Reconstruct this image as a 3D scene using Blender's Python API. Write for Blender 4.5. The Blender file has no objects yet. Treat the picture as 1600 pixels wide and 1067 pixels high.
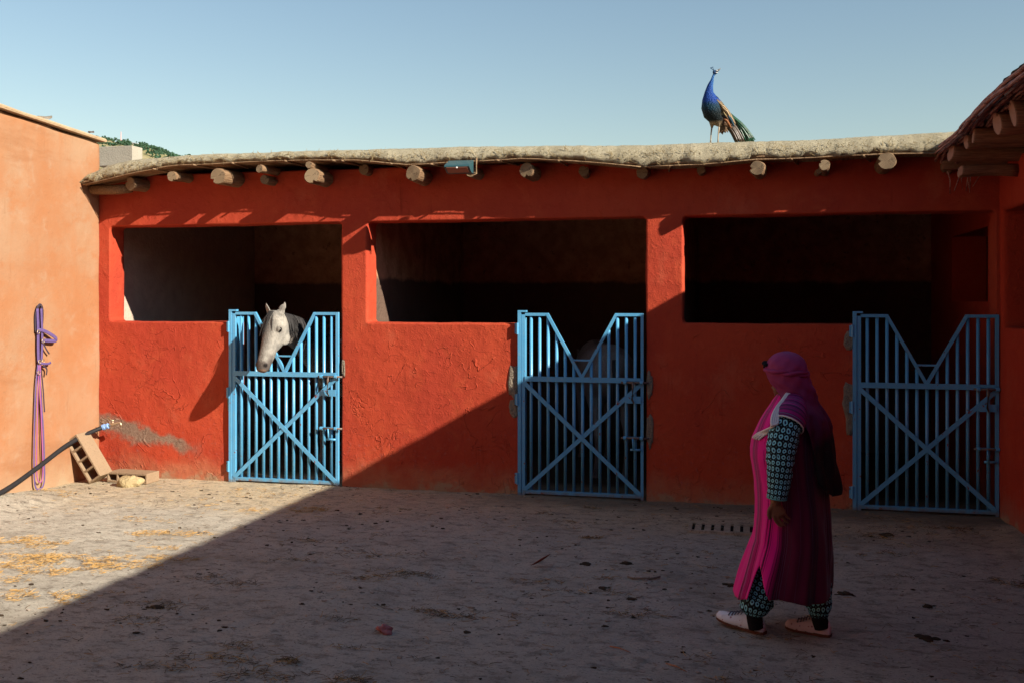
import bpy, bmesh, math, random
import numpy as np
from mathutils import Vector, Matrix, noise
from math import sin, cos, pi, radians, sqrt, atan2, exp

random.seed(7)
rng = np.random.default_rng(7)
scn = bpy.context.scene
C = scn.collection

# ------------------------------------------------------------------ camera, sky, sun, exposure
YAW = radians(13.236)
cam_d = bpy.data.cameras.new('camera'); cam = bpy.data.objects.new('camera', cam_d); C.objects.link(cam)
cam.location = (0, -9.52, 1.90); cam.rotation_euler = (pi / 2, 0, YAW)
cam_d.sensor_width = 36; cam_d.lens = 35.5; cam_d.shift_y = -0.0428
cam_d.clip_start = 0.05; cam_d.clip_end = 6000
scn.camera = cam

SUN_TO = Vector((1.0, -0.41, 0.573)).normalized()          # towards the sun
ELEV = math.asin(SUN_TO.z); AZ = atan2(SUN_TO.x, SUN_TO.y)
world = bpy.data.worlds.new('World'); scn.world = world; world.use_nodes = True
wn = world.node_tree
sky = wn.nodes.new('ShaderNodeTexSky'); sky.sky_type = 'NISHITA'; sky.sun_disc = False
sky.sun_elevation = ELEV; sky.sun_rotation = AZ
sky.air_density = 1.55; sky.dust_density = 0.0; sky.ozone_density = 1.8; sky.altitude = 600
wn.links.new(sky.outputs[0], wn.nodes['Background'].inputs[0])
wn.nodes['Background'].inputs[1].default_value = 0.061
sun_d = bpy.data.lights.new('sun', 'SUN'); sun_d.energy = 5.0; sun_d.angle = radians(0.55); sun_d.color = (1.0, 0.90, 0.76)
so = bpy.data.objects.new("sun", sun_d); C.objects.link(so)
so.rotation_euler = (-SUN_TO).to_track_quat('-Z', 'Y').to_euler(); so.location = (20, -8, 12)
scn.view_settings.view_transform = 'Standard'; scn.view_settings.look = 'None'
scn.view_settings.gamma = 1; scn.view_settings.use_curve_mapping = False
scn.view_settings.exposure = 1.0
scn.render.engine = 'CYCLES'
scn.cycles.max_bounces = 8; scn.cycles.diffuse_bounces = 5

# ------------------------------------------------------------------ helpers
def new_obj(name, me, mat=None, parent=None):
    o = bpy.data.objects.new(name, me); C.objects.link(o)
    if mat:
        for m in (mat if isinstance(mat, (list, tuple)) else [mat]): me.materials.append(m)
    if parent: adopt(o, parent)
    return o

def wmat(o):
    m = Matrix.LocRotScale(o.location, o.rotation_euler, o.scale)
    return wmat(o.parent) @ o.matrix_parent_inverse @ m if o.parent else m

def adopt(o, parent):
    o.parent = parent; o.matrix_parent_inverse = wmat(parent).inverted()

def tag(o, label=None, cat=None, group=None, kind=None):
    if label: o['label'] = label
    if cat: o['category'] = cat
    if group: o['group'] = group
    if kind: o['kind'] = kind
    return o

def empty(name, loc, label, cat, group=None):
    o = bpy.data.objects.new(name, None); C.objects.link(o); o.location = loc; o.empty_display_size = .1
    return tag(o, label, cat, group)

def copy_tree(o, parent=None):
    c = o.copy(); C.objects.link(c)
    if parent: c.parent = parent; c.matrix_parent_inverse = o.matrix_parent_inverse.copy()
    for ch in list(o.children): copy_tree(ch, c)
    return c

class G:
    """collects vertices and faces, with UVs in metres when given"""
    def __init__(s): s.v = []; s.f = []; s.mi = []; s.uv = {}
    def add(s, vs, fs, mi=0):
        b = len(s.v); s.v += [tuple(p) for p in vs]; s.f += [tuple(i + b for i in q) for q in fs]; s.mi += [mi] * len(fs)
        return b
    def box(s, lo, hi, mi=0, M=None):
        (x0, y0, z0), (x1, y1, z1) = lo, hi
        vs = [Vector(p) for p in ((x0,y0,z0),(x1,y0,z0),(x1,y1,z0),(x0,y1,z0),(x0,y0,z1),(x1,y0,z1),(x1,y1,z1),(x0,y1,z1))]
        if M: vs = [M @ p for p in vs]
        s.add(vs, [(0,3,2,1),(4,5,6,7),(0,1,5,4),(1,2,6,5),(2,3,7,6),(3,0,4,7)], mi); return s
    def loft(s, rings, cap=True, mi=0, capmi=None, closed=True, uvs=None):
        n = len(rings[0]); b = len(s.v)
        for r in rings: s.v += [tuple(p) for p in r]
        for i in range(len(rings) - 1):
            for j in range(n if closed else n - 1):
                k = (j + 1) % n
                q = (b+i*n+j, b+i*n+k, b+(i+1)*n+k, b+(i+1)*n+j)
                if uvs:
                    U, V = uvs
                    s.uv[len(s.f)] = [(U[i][j], V[i]), (U[i][j+1], V[i]), (U[i+1][j+1], V[i+1]), (U[i+1][j], V[i+1])]
                s.f.append(q); s.mi.append(mi)
        if cap:
            cm = mi if capmi is None else capmi
            s.f.append(tuple(b + j for j in reversed(range(n)))); s.mi.append(cm)
            s.f.append(tuple(b + (len(rings)-1)*n + j for j in range(n))); s.mi.append(cm)
        return s
    def tube(s, pts, r, n=8, cap=True, mi=0, capmi=None, flat=1.0, up=(0,0,1), uv=False):
        pts = [Vector(p) for p in pts]
        rs = list(r) if hasattr(r, '__len__') else [r] * len(pts)
        rings = []; U = []; V = []; L = 0
        for i, p in enumerate(pts):
            t = (pts[min(i+1, len(pts)-1)] - pts[max(i-1, 0)]).normalized()
            u = Vector(up); u = u - t * u.dot(t)
            if u.length < 1e-3: u = Vector((1, 0, 0)) - t * t.x
            u.normalize(); w = t.cross(u)
            if i: L += (pts[i] - pts[i-1]).length
            rings.append([p + (u * cos(2*pi*j/n) * flat + w * sin(2*pi*j/n)) * rs[i] for j in range(n)])
            U.append([2*pi*max(rs)*j/n for j in range(n+1)]); V.append(L)
        return s.loft(rings, cap, mi, capmi, uvs=(U, V) if uv else None)
    def mesh(s, name='m', smooth=False):
        me = bpy.data.meshes.new(name); me.from_pydata(s.v, [], s.f)
        me.polygons.foreach_set('material_index', s.mi)
        if s.uv:
            ul = me.uv_layers.new(name='UVMap')
            for fi, uvs in s.uv.items():
                p = me.polygons[fi]
                for li, uv in zip(p.loop_indices, uvs): ul.data[li].uv = uv
        if smooth: me.polygons.foreach_set('use_smooth', [True] * len(me.polygons))
        me.update(); return me
    def obj(s, name, mat, parent=None, smooth=False):
        return new_obj(name, s.mesh(name, smooth), mat, parent)

def fix_normals(me):
    bm = bmesh.new(); bm.from_mesh(me); bmesh.ops.recalc_face_normals(bm, faces=bm.faces); bm.to_mesh(me); bm.free()

def bake(o, setup):
    """apply modifiers: returns the object with its evaluated mesh"""
    mats = [m for m in o.data.materials]
    setup(o)
    dg = bpy.context.evaluated_depsgraph_get(); dg.update()
    me = bpy.data.meshes.new_from_object(o.evaluated_get(dg))
    o.modifiers.clear(); o.data = me; me.name = o.name
    me.materials.clear()
    for m in mats: me.materials.append(m)
    return o

def remeshed(g, name, mat, voxel, parent=None, smooth=2, factor=.5, rough=None, shade=True):
    o = g.obj(name, mat)
    fix_normals(o.data)
    def st(o):
        m = o.modifiers.new('r', 'REMESH'); m.mode = 'VOXEL'; m.voxel_size = voxel; m.use_smooth_shade = shade
        if smooth:
            q = o.modifiers.new('s', 'SMOOTH'); q.iterations = smooth; q.factor = factor
    bake(o, st)
    me = o.data
    if rough:
        n = len(me.vertices); co = np.empty(n * 3); me.vertices.foreach_get('co', co)
        no = np.empty(n * 3); me.vertices.foreach_get('normal', no)
        co = co.reshape(-1, 3); no = no.reshape(-1, 3)
        d = np.array([sum(a * noise.noise(Vector(p) * f) for a, f in rough) for p in co])
        co += no * d[:, None]
        me.vertices.foreach_set('co', co.ravel()); me.update()
    me.polygons.foreach_set('use_smooth', [True] * len(me.polygons))
    if parent: adopt(o, parent)
    return o

def blob(c, r, nu=12, nv=8, M=None):
    """ellipsoid rings for lofting"""
    rings = []
    for i in range(1, nv):
        t = pi * i / nv
        ring = [Vector((r[0]*sin(t)*cos(2*pi*j/nu), r[1]*sin(t)*sin(2*pi*j/nu), -r[2]*cos(t))) for j in range(nu)]
        rings.append([Vector(c) + (M @ p if M else p) for p in ring])
    return rings

def sm(x, a, b):
    t = min(1, max(0, (x - a) / (b - a))); return t * t * (3 - 2 * t)

def interp(x, tab):
    return float(np.interp(x, [t[0] for t in tab], [t[1] for t in tab]))

# ------------------------------------------------------------------ node materials
class MT:
    def __init__(s, name, rough=.85, spec=.3):
        s.m = bpy.data.materials.new(name); s.m.use_nodes = True; s.nt = s.m.node_tree
        s.b = s.nt.nodes['Principled BSDF']; s.b.inputs['Roughness'].default_value = rough
        s.b.inputs['Specular IOR Level'].default_value = spec
        s.tc = s.nt.nodes.new('ShaderNodeTexCoord'); s.h = None
    def n(s, t, **kw):
        nd = s.nt.nodes.new('ShaderNode' + t)
        for k, v in kw.items(): setattr(nd, k, v)
        return nd
    def set(s, sock, v):
        if isinstance(v, bpy.types.NodeSocket): s.nt.links.new(v, sock)
        elif isinstance(v, (tuple, list)) and len(v) == 3 and sock.type == 'RGBA': sock.default_value = (*v, 1)
        else: sock.default_value = v
    def co(s, scale=(1,1,1), kind='Object', loc=(0,0,0)):
        mp = s.n('Mapping'); mp.inputs['Scale'].default_value = scale; mp.inputs['Location'].default_value = loc
        s.nt.links.new(s.tc.outputs[kind], mp.inputs[0]); return mp.outputs[0]
    def noise(s, scale, detail=4, rough=.55, co=None, dist=0):
        nd = s.n('TexNoise'); nd.inputs['Scale'].default_value = scale; nd.inputs['Detail'].default_value = detail
        nd.inputs['Roughness'].default_value = rough; nd.inputs['Distortion'].default_value = dist
        s.nt.links.new(co or s.tc.outputs['Object'], nd.inputs['Vector']); return nd.outputs['Fac']
    def vor(s, scale, feature='F1', co=None, out='Distance'):
        nd = s.n('TexVoronoi', feature=feature); nd.inputs['Scale'].default_value = scale
        s.nt.links.new(co or s.tc.outputs['Object'], nd.inputs['Vector']); return nd.outputs[out]
    def ramp(s, fac, a, b, lo=0., hi=1.):
        nd = s.n('MapRange'); nd.interpolation_type = 'SMOOTHSTEP'
        s.set(nd.inputs[0], fac); nd.inputs[1].default_value = a; nd.inputs[2].default_value = b
        nd.inputs[3].default_value = lo; nd.inputs[4].default_value = hi; return nd.outputs[0]
    def math(s, op, a, b=0., c=0.):
        nd = s.n('Math', operation=op); s.set(nd.inputs[0], a); s.set(nd.inputs[1], b); s.set(nd.inputs[2], c); return nd.outputs[0]
    def mix(s, fac, a, b):
        nd = s.n('Mix', data_type='RGBA'); s.set(nd.inputs[0], fac); s.set(nd.inputs[6], a); s.set(nd.inputs[7], b); return nd.outputs[2]
    def sep(s, co=None):
        nd = s.n('SeparateXYZ'); s.nt.links.new(co or s.tc.outputs['Object'], nd.inputs[0]); return nd.outputs
    def col(s, c): s.set(s.b.inputs['Base Color'], c); return s
    def bump(s, h, dist, strength=1.):
        nd = s.n('Bump'); nd.inputs['Distance'].default_value = dist; nd.inputs['Strength'].default_value = strength
        s.nt.links.new(h, nd.inputs['Height'])
        if s.h: s.nt.links.new(s.h, nd.inputs['Normal'])
        s.h = nd.outputs[0]; s.nt.links.new(s.h, s.b.inputs['Normal']); return s

def plain(name, c, rough=.7, spec=.3, var=.25, scale=12, bump=0., metal=0.):
    t = MT(name, rough, spec)
    d = tuple(x * (1 - var) for x in c); l = tuple(min(1, x * (1 + var)) for x in c)
    t.col(t.mix(t.noise(scale, 5), d, l))
    if bump: t.bump(t.noise(scale * 4, 4), bump)
    t.b.inputs['Metallic'].default_value = metal
    return t.m

def paint_wall(name, c0, c1, c2, c3, dust, scar=False, streak=True, crack=1., relief=1.):
    t = MT(name, .92, .15)
    big = t.noise(.9, 5, .6); mid = t.noise(4.5, 6, .65, dist=.6); fine = t.noise(38, 5, .6)
    c = t.mix(t.ramp(big, .35, .68), c0, c1)
    c = t.mix(t.ramp(mid, .5, .78, 0, .65), c, c2)
    if not crack:
        c = t.mix(t.ramp(t.noise(1.3, 7, .7, co=t.co((1, 1, 1.6), loc=(2, 6, 1))), .52, .66, 0, .8), c, c1)
        c = t.mix(t.ramp(t.noise(.8, 7, .66, co=t.co((1, .5, 2.2), loc=(2, 1, 8))), .55, .64, 0, .5), c, tuple(x * .8 for x in c1))
    c = t.mix(t.ramp(t.noise(1.5, 6, .68, co=t.co((1, 1, .7), loc=(5, 2, 3))), .54, .72, 0, .55), c, c3)
    if streak:
        st = t.noise(2.2, 5, .6, co=t.co((2.6, 2.6, .35)))
        c = t.mix(t.ramp(st, .52, .75, 0, .55), c, c1)
    c = t.mix(t.ramp(fine, .55, .8, 0, .22), c, tuple(x * .62 for x in c0))
    x, y, z = t.sep()
    zz = t.math('SUBTRACT', z, t.math('MULTIPLY', t.math('SUBTRACT', t.noise(3.2, 6, .65), .5), .55))
    c = t.mix(t.ramp(zz, .30, .02, 0, .75), c, dust)
    c = t.mix(t.ramp(t.math('ADD', zz, t.math('MULTIPLY', fine, .06)), .09, .0, 0, .85), c, (.33, .24, .15))
    drip = t.noise(7, 5, .6, co=t.co((3.2, 3.2, .22)))
    c = t.mix(t.math('MULTIPLY', t.ramp(drip, .58, .72, 0, .55 if crack else .22), t.ramp(t.noise(1.1, 3), .45, .6)), c, tuple(x * .62 for x in c1))
    scuff = t.math('MULTIPLY', t.ramp(t.noise(20, 6, .72), .56, .66, 0, .7), t.ramp(z, .95, .25))
    c = t.mix(scuff, c, tuple(x * .8 + .05 for x in c1))
    pits = t.vor(9, co=t.co((1, 1, 1.2)))
    c = t.mix(t.ramp(pits, .05, .02, 0, .7), c, tuple(x * .3 for x in c0))
    if scar:
        ctr = t.math('ADD', t.math('MULTIPLY', x, -.20), -.80)                # bare band, sinks and thins to the right
        ctr = t.math('ADD', ctr, t.math('MULTIPLY', t.math('SUBTRACT', t.noise(2.2, 2), .5), .30))
        dd = t.math('ABSOLUTE', t.math('SUBTRACT', z, ctr))
        dd = t.math('ADD', dd, t.math('MULTIPLY', t.math('ADD', x, 6.3), .045))
        dd = t.math('ADD', dd, t.math('MULTIPLY', t.math('SUBTRACT', t.noise(8, 5, .62), .5), .22))
        m = t.ramp(dd, .12, .04, 0, .85); m = t.math('MULTIPLY', m, t.ramp(x, -5.5, -5.85))
        cement = t.mix(t.ramp(t.noise(40, 5, .7), .35, .65), (.15, .125, .095), (.25, .21, .155))
        c = t.mix(m, c, cement)
    t.col(c)
    # relief: coarse trowel waves, worm-like cracks and ridges, grain
    t.bump(t.noise(3.0, 3), .03, .30 * relief)
    if crack:                                              # squiggly ridges and hairline cracks, mostly on the parapets
        low = t.ramp(z, 1.75, 1.35)
        w = t.noise(2.6, 3, .5, dist=.8)
        ln = t.ramp(t.math('ABSOLUTE', t.math('SUBTRACT', w, .5)), .0, .010, 1, 0)
        gate_ = t.math('MULTIPLY', t.ramp(t.noise(2.1, 3, .6), .50, .58), low)
        t.bump(t.math('MULTIPLY', ln, gate_), .010, .8 * crack)
        w2 = t.noise(4.3, 4, .6, dist=.5, co=t.co((1, 1, .8), loc=(3, 1, 7)))
        ln2 = t.ramp(t.math('ABSOLUTE', t.math('SUBTRACT', w2, .52)), .0, .012, 0, 1)
        g2 = t.math('MULTIPLY', t.ramp(t.noise(1.7, 3, .6, co=t.co(loc=(9, 4, 2))), .54, .60), low)
        t.bump(t.math('MAXIMUM', ln2, t.math('SUBTRACT', 1., g2)), .008, .8 * crack)
    t.bump(t.ramp(t.noise(15, 6, .72), .45, .8), .010, .55 * relief)
    t.bump(t.noise(70, 4, .75), .005, .8 * relief)
    return t.m

M_RED = paint_wall('red_limewash', (.425, .060, .026), (.365, .046, .024), (.46, .082, .034), (.47, .120, .062), (.42, .16, .085), scar=True)
M_ORANGE = paint_wall('faded_orange_limewash', (.325, .195, .115), (.325, .140, .062), (.345, .225, .145), (.335, .165, .08), (.34, .22, .13), crack=0, relief=.55)
M_WING = paint_wall('red_wing_limewash', (.45, .044, .018), (.40, .038, .016), (.48, .06, .022), (.46, .08, .035), (.38, .12, .075), crack=.4)

def mud_mat():
    t = MT('straw_mud', .95, .1)
    c = t.mix(t.ramp(t.noise(3, 5), .3, .7), (.40, .35, .235), (.50, .445, .31))
    c = t.mix(t.ramp(t.noise(48, 4, .7), .45, .7, 0, .7), c, (.58, .52, .38))
    c = t.mix(t.ramp(t.noise(38, 5, .75, co=t.co((1, 1, 1.3))), .58, .70, 0, .75), c, (.20, .16, .10))
    c = t.mix(t.ramp(t.vor(40), .20, .10, 0, .8), c, (.055, .045, .03))
    c = t.mix(t.ramp(t.vor(17, co=t.co((1.3, 1, .8))), .15, .06, 0, .95), c, (.04, .035, .025))
    t.col(c); t.bump(t.noise(24, 7, .85), .04, .8); t.bump(t.noise(70, 5, .8), .015, 1.)
    return t.m
M_MUD = mud_mat()

def ground_mat():
    t = MT('trodden_dirt', .95, .12)
    x, y, z = t.sep()
    big = t.noise(.55, 5, .6)
    near = t.ramp(t.math('ADD', y, t.math('MULTIPLY', t.math('SUBTRACT', big, .5), 2.2)), -1.9, -.5)
    c = t.mix(near, (.60, .56, .47), (.64, .53, .36))
    lo = t.noise(1.5, 8, .72, co=t.co((1, 1.5, 1)));  c = t.mix(t.ramp(lo, .48, .70, 0, .6), c, (.36, .325, .265))
    md = t.noise(6, 8, .76, co=t.co((1, 1.9, 1), loc=(3, 2, 0))); c = t.mix(t.ramp(md, .49, .62, 0, .7), c, (.25, .22, .175))
    c = t.mix(t.ramp(md, .42, .28, 0, .7), c, (.62, .60, .54))
    fn = t.noise(24, 8, .78, co=t.co((1, 1.8, 1), loc=(7, 5, 0))); c = t.mix(t.ramp(fn, .55, .66, 0, .8), c, (.14, .115, .085))
    f2 = t.noise(60, 6, .8, co=t.co((1, 1.6, 1), loc=(1, 9, 0))); c = t.mix(t.ramp(f2, .54, .64, 0, .75), c, (.15, .125, .095))
    c = t.mix(t.ramp(t.noise(110, 3, .6), .56, .72, 0, .6), c, (.60, .57, .50))
    c = t.mix(t.ramp(t.vor(20, co=t.co((1, 1.7, 1))), .15, .06, 0, .8), c, (.06, .05, .04))
    c = t.mix(t.ramp(t.noise(.8, 4, .6, co=t.co(loc=(11, 3, 0))), .56, .72, 0, .45), c, (.30, .25, .19))
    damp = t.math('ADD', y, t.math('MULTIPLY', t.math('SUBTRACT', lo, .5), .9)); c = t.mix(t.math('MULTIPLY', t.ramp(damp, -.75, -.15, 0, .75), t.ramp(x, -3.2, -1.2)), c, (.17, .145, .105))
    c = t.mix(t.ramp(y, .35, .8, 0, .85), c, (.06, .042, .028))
    t.col(c)
    t.bump(t.noise(5, 6, .6), .06, .8); t.bump(fn, .035, 1.); t.bump(t.noise(120, 3, .7), .006, .9)
    return t.m
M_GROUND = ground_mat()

def wood_mat(name, a, b):
    t = MT(name, .85, .2)
    g = t.noise(6, 6, .65, co=t.co((14, 1.2, 14)))
    c = t.mix(t.ramp(g, .3, .7), a, b); t.col(c); t.bump(g, .012, .8); return t.m
M_LOG = wood_mat('old_log', (.13, .075, .04), (.27, .17, .095))
def endgrain():
    t = MT('log_end_grain', .85, .2)
    x, y, z = t.sep()
    r = t.math('SQRT', t.math('ADD', t.math('MULTIPLY', x, x), t.math('MULTIPLY', z, z)))
    ring = t.math('SINE', t.math('ADD', t.math('MULTIPLY', r, 620), t.math('MULTIPLY', t.noise(14, 4), 7)))
    c = t.mix(t.ramp(ring, -1, 1), (.17, .11, .065), (.29, .215, .13))
    a = t.math('ARCTAN2', z, x)
    cr = t.math('SINE', t.math('ADD', t.math('MULTIPLY', a, 2), t.math('MULTIPLY', t.noise(7, 4, .6), 16)))
    c = t.mix(t.ramp(cr, .95, 1., 0, .7), c, (.06, .04, .025))
    c = t.mix(t.ramp(t.noise(30, 5), .55, .75, 0, .5), c, (.16, .11, .065))
    t.col(c); t.bump(ring, .003, .5); return t.m
M_END = endgrain()
M_WLOG = wood_mat('wing_beam_wood', (.17, .075, .045), (.30, .15, .085))
M_WEND = plain('wing_beam_end', (.36, .17, .11), .85, .2, .3, 30)
M_CANE = wood_mat('cane', (.17, .10, .055), (.33, .22, .125))
M_REED = wood_mat('red_brown_reed', (.13, .05, .04), (.60, .28, .21))
M_THATCH = plain('dark_thatch', (.09, .075, .055), .95, .1, .5, 30, .02)
def inner_mat():
    t = MT('bare_mud_plaster', .95, .1); x, y, z = t.sep()
    k = t.noise(5, 6, .65); c = t.mix(t.ramp(k, .3, .7), (.34, .18, .10), (.56, .33, .20))
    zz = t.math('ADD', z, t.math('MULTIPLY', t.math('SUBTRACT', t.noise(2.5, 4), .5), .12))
    c = t.mix(t.ramp(zz, 2.13, 2.07, 0, .9), c, (.085, .06, .05))          # darker lower band with a wavy top edge
    c = t.mix(t.ramp(t.noise(9, 6, .7), .60, .68, 0, .6), c, (.12, .07, .045))
    t.col(c); t.bump(t.noise(20, 5), .02); return t.m
M_INNER = inner_mat()
M_PALE = plain('pale_whitewash', (.46, .36, .29), .95, .1, .3, 6, .012)
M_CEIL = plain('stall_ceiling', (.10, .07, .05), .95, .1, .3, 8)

def gate_mat():
    t = MT('chipped_blue_paint', .34, .55)
    c = t.mix(t.noise(5, 5), (.065, .295, .525), (.125, .395, .63))
    c = t.mix(t.ramp(t.noise(28, 6, .7), .57, .68, 0, .8), c, (.20, .36, .46))
    x, y, z = t.sep()
    c = t.mix(t.ramp(t.math('SUBTRACT', t.noise(17, 4, .6), t.math('MULTIPLY', z, .02)), .65, .69), c, (.20, .04, .025))
    c = t.mix(t.ramp(t.math('ADD', z, t.math('MULTIPLY', t.noise(18, 4), .10)), .11, .05, 0, .7), c, (.19, .14, .095))
    t.col(c); t.bump(t.noise(40, 4), .003, .5); return t.m
M_GATE = gate_mat()
M_STEEL = plain('rusty_steel', (.16, .12, .10), .55, .5, .5, 40, .002, .5)
M_CEMENT = plain('rough_cement', (.26, .22, .17), .95, .1, .45, 18, .03)
def block_mat(name, c):
    t = MT(name, .95, .1)
    k = t.mix(t.noise(7, 5), tuple(x * .85 for x in c), tuple(x * 1.12 for x in c))
    k = t.mix(t.ramp(t.vor(70), .3, .12, 0, .6), k, tuple(x * .45 for x in c))
    t.col(k); t.bump(t.noise(60, 5, .7), .01, .9); return t.m
M_BLOCK = block_mat('tan_block', (.29, .205, .13))
M_GBLOCK = block_mat('grey_block', (.36, .33, .27))
M_STONE = plain('yellow_stone', (.42, .33, .18), .9, .2, .4, 14, .02)

# ------------------------------------------------------------------ ground: one sheet to the horizon
def gz(x, y):
    v = Vector((x, y, 0))
    h = .018 * noise.noise(v * .8) + .012 * noise.noise(v * 2.7) + .009 * noise.noise(v * 8) + .006 * noise.noise(v * 19)
    if y > -6: h *= .55 + .45 * sm(y, -.2, -1.2)
    h += .08 * sm(x, -6.1, -6.75) * sm(y, -.5, -1.6)
    h += .03 * sm(x, 1.75, 2.1) * sm(y, -.1, -.7)
    return h
def axis(lo, hi, st, far):
    a = list(np.arange(lo, hi + 1e-6, st)); g = st; p = hi; r = []
    while p < far: g *= 1.5; p += g; r.append(p)
    g = st; p = lo; l = []
    while p > -far: g *= 1.5; p -= g; l.append(p)
    return np.array(l[::-1] + a + r)
gx = axis(-7.4, 3.2, .042, 2500); gy = axis(-6.3, 4.4, .042, 2500)
vs = []
for yy in gy:
    for xx in gx:
        inside = -7.5 < xx < 3.3 and -6.4 < yy < 4.5
        vs.append((xx, yy, gz(xx, yy) if inside else gz(max(-7.4, min(3.2, xx)), max(-6.3, min(4.4, yy))) * max(0, 1 - (abs(xx) + abs(yy)) / 60)))
nx = len(gx); fs = [(j*nx+i, j*nx+i+1, (j+1)*nx+i+1, (j+1)*nx+i) for j in range(len(gy)-1) for i in range(nx-1)]
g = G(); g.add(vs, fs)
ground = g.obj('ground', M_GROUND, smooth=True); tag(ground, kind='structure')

# ------------------------------------------------------------------ stable building
XL, XR = -6.782, 2.117
stable = empty('stable', (-2.4, 0, 0), 'long low red stable with three gated stalls under a mud roof', 'stable')
TH = .26
g = G()
def fb(x0, x1, z0, z1, y0=0., y1=TH): g.box((x0, y0, z0), (x1, y1, z1))
fb(-7.3, 2.6, 2.655, 3.2)
fb(-7.3, -6.655, -.3, 3.0)                     # left pier
fb(-7.0, -5.215, -.3, 1.645)                   # parapet of the first stall
fb(-4.012, -3.728, -.3, 3.0)                   # pier
fb(-3.9, -2.163, -.3, 1.652)
fb(-.948, -.604, -.3, 3.0)
fb(-.8, .921, -.3, 1.66)
fb(2.087, 2.6, -.3, 3.0)
facade = remeshed(g, 'facade_wall', M_RED, .018, stable, 1, .5, [(.008, 1.1), (.005, 4.), (.002, 14.)])

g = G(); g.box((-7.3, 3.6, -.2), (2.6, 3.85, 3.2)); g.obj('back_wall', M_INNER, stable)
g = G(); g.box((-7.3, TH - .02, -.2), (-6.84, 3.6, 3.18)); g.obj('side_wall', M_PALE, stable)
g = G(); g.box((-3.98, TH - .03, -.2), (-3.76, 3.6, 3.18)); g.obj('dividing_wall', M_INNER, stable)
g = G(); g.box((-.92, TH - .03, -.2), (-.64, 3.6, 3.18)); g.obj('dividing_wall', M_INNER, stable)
g = G()                                          # right inner wall with a window into the wing
g.box((2.15, TH - .03, -.2), (2.5, 3.6, 1.86)); g.box((2.15, TH - .03, 2.56), (2.5, 3.6, 3.18))
g.box((2.15, TH - .03, 1.86), (2.5, .6, 2.56)); g.box((2.15, 2.31, 1.86), (2.5, 3.6, 2.56))
g.obj('end_wall', M_WING, stable)
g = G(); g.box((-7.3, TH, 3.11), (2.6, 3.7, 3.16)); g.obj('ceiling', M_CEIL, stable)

ZB = [(-7.1, 2.99), (-6.78, 3.06), (-6.16, 3.165), (-5.72, 3.235), (-5.4, 3.235), (-4.77, 3.245), (-4.2, 3.245), (-3.68, 3.22), (-3.16, 3.165), (-2.78, 3.172),
      (-2.03, 3.19), (-1.55, 3.15), (-.97, 3.08), (-.4, 3.085), (.05, 3.115), (.6, 3.115), (1.2, 3.13), (1.6, 3.12), (2.8, 3.12)]
ZT = [(-7.1, 3.0), (-6.85, 3.09), (-6.72, 3.20), (-6.5, 3.29), (-6.23, 3.335), (-5.46, 3.362), (-4.8, 3.36), (-3.2, 3.352), (-2.7, 3.352), (-1., 3.308), (-.2, 3.305), (.65, 3.302), (1.65, 3.33), (2.8, 3.36)]
g = G(); rings = []
xs = np.arange(-6.98, 2.6, .022)
for x in xs:
    zb, zt = interp(x, ZB), interp(x, ZT)
    v = Vector((x, 0, 0))
    rag = .030 * noise.noise(v * 9 + Vector((0, 5, 0))) + .012 * noise.noise(v * 31) + max(0, .03 * noise.noise(v * 4.1 + Vector((3, 0, 0))))
    yo = -.335 + .022 * noise.noise(v * 1.7) + .01 * noise.noise(v * 11 + Vector((0, 0, 9)))
    zb2 = min(zb + .012 + rag, zt - .05)
    h = zt - zb2
    prof = [(TH, zb + .07), (.05, zb + .05), (-.2, zb + .03), (yo + .03, zb2), (yo, zb2 + .012), (yo - .012, zb2 + .22 * h), (yo + .005, zb2 + .45 * h),
            (yo + .035, zb2 + .70 * h), (yo + .08, zb2 + .88 * h), (yo + .15, zb2 + .97 * h), (-.06, zt), (.25, zt + .004), (.8, zt - .01), (1.6, zt - .02), (3.9, zt - .06), (3.9, zb + .06)]
    ring = []
    for y, z in prof:
        p = Vector((x, y, z)); d = .009 * noise.noise(p * 6) + .006 * noise.noise(p * 19) + .005 * noise.noise(p * 43)
        ring.append((x, y + d * (y < .5), z + d * .8 * (y < 3)))
    rings.append(ring)
g.loft(rings, cap=True)
roof = g.obj('mud_roof', M_MUD, stable, True); fix_normals(roof.data)

g = G()
for i in range(900):
    x = random.uniform(-6.7, 2.0); zb, zt = interp(x, ZB), interp(x, ZT); q = .6 * random.random(); y = -.352 + .03 * q + .19 * max(0, q - .8); z = zb + .03 + (zt - zb - .03) * q
    a = random.uniform(0, 2 * pi); L = random.uniform(.012, .05); d = Vector((cos(a), -.25 * random.random() * (q < .8), sin(a) * (1 - .7 * (q > .85)))) * L; w = random.uniform(.001, .0024)
    g.tube([(x, y, z), (x + d.x / 2, y + d.y / 2 - .004, z + d.z / 2), (x + d.x, y + d.y, z + d.z)], w, 4)
tag(g.obj('mud_straw', plain('roof_straw', (.30, .23, .12), .9, .1, .6, 30), stable), kind='stuff')
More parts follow.
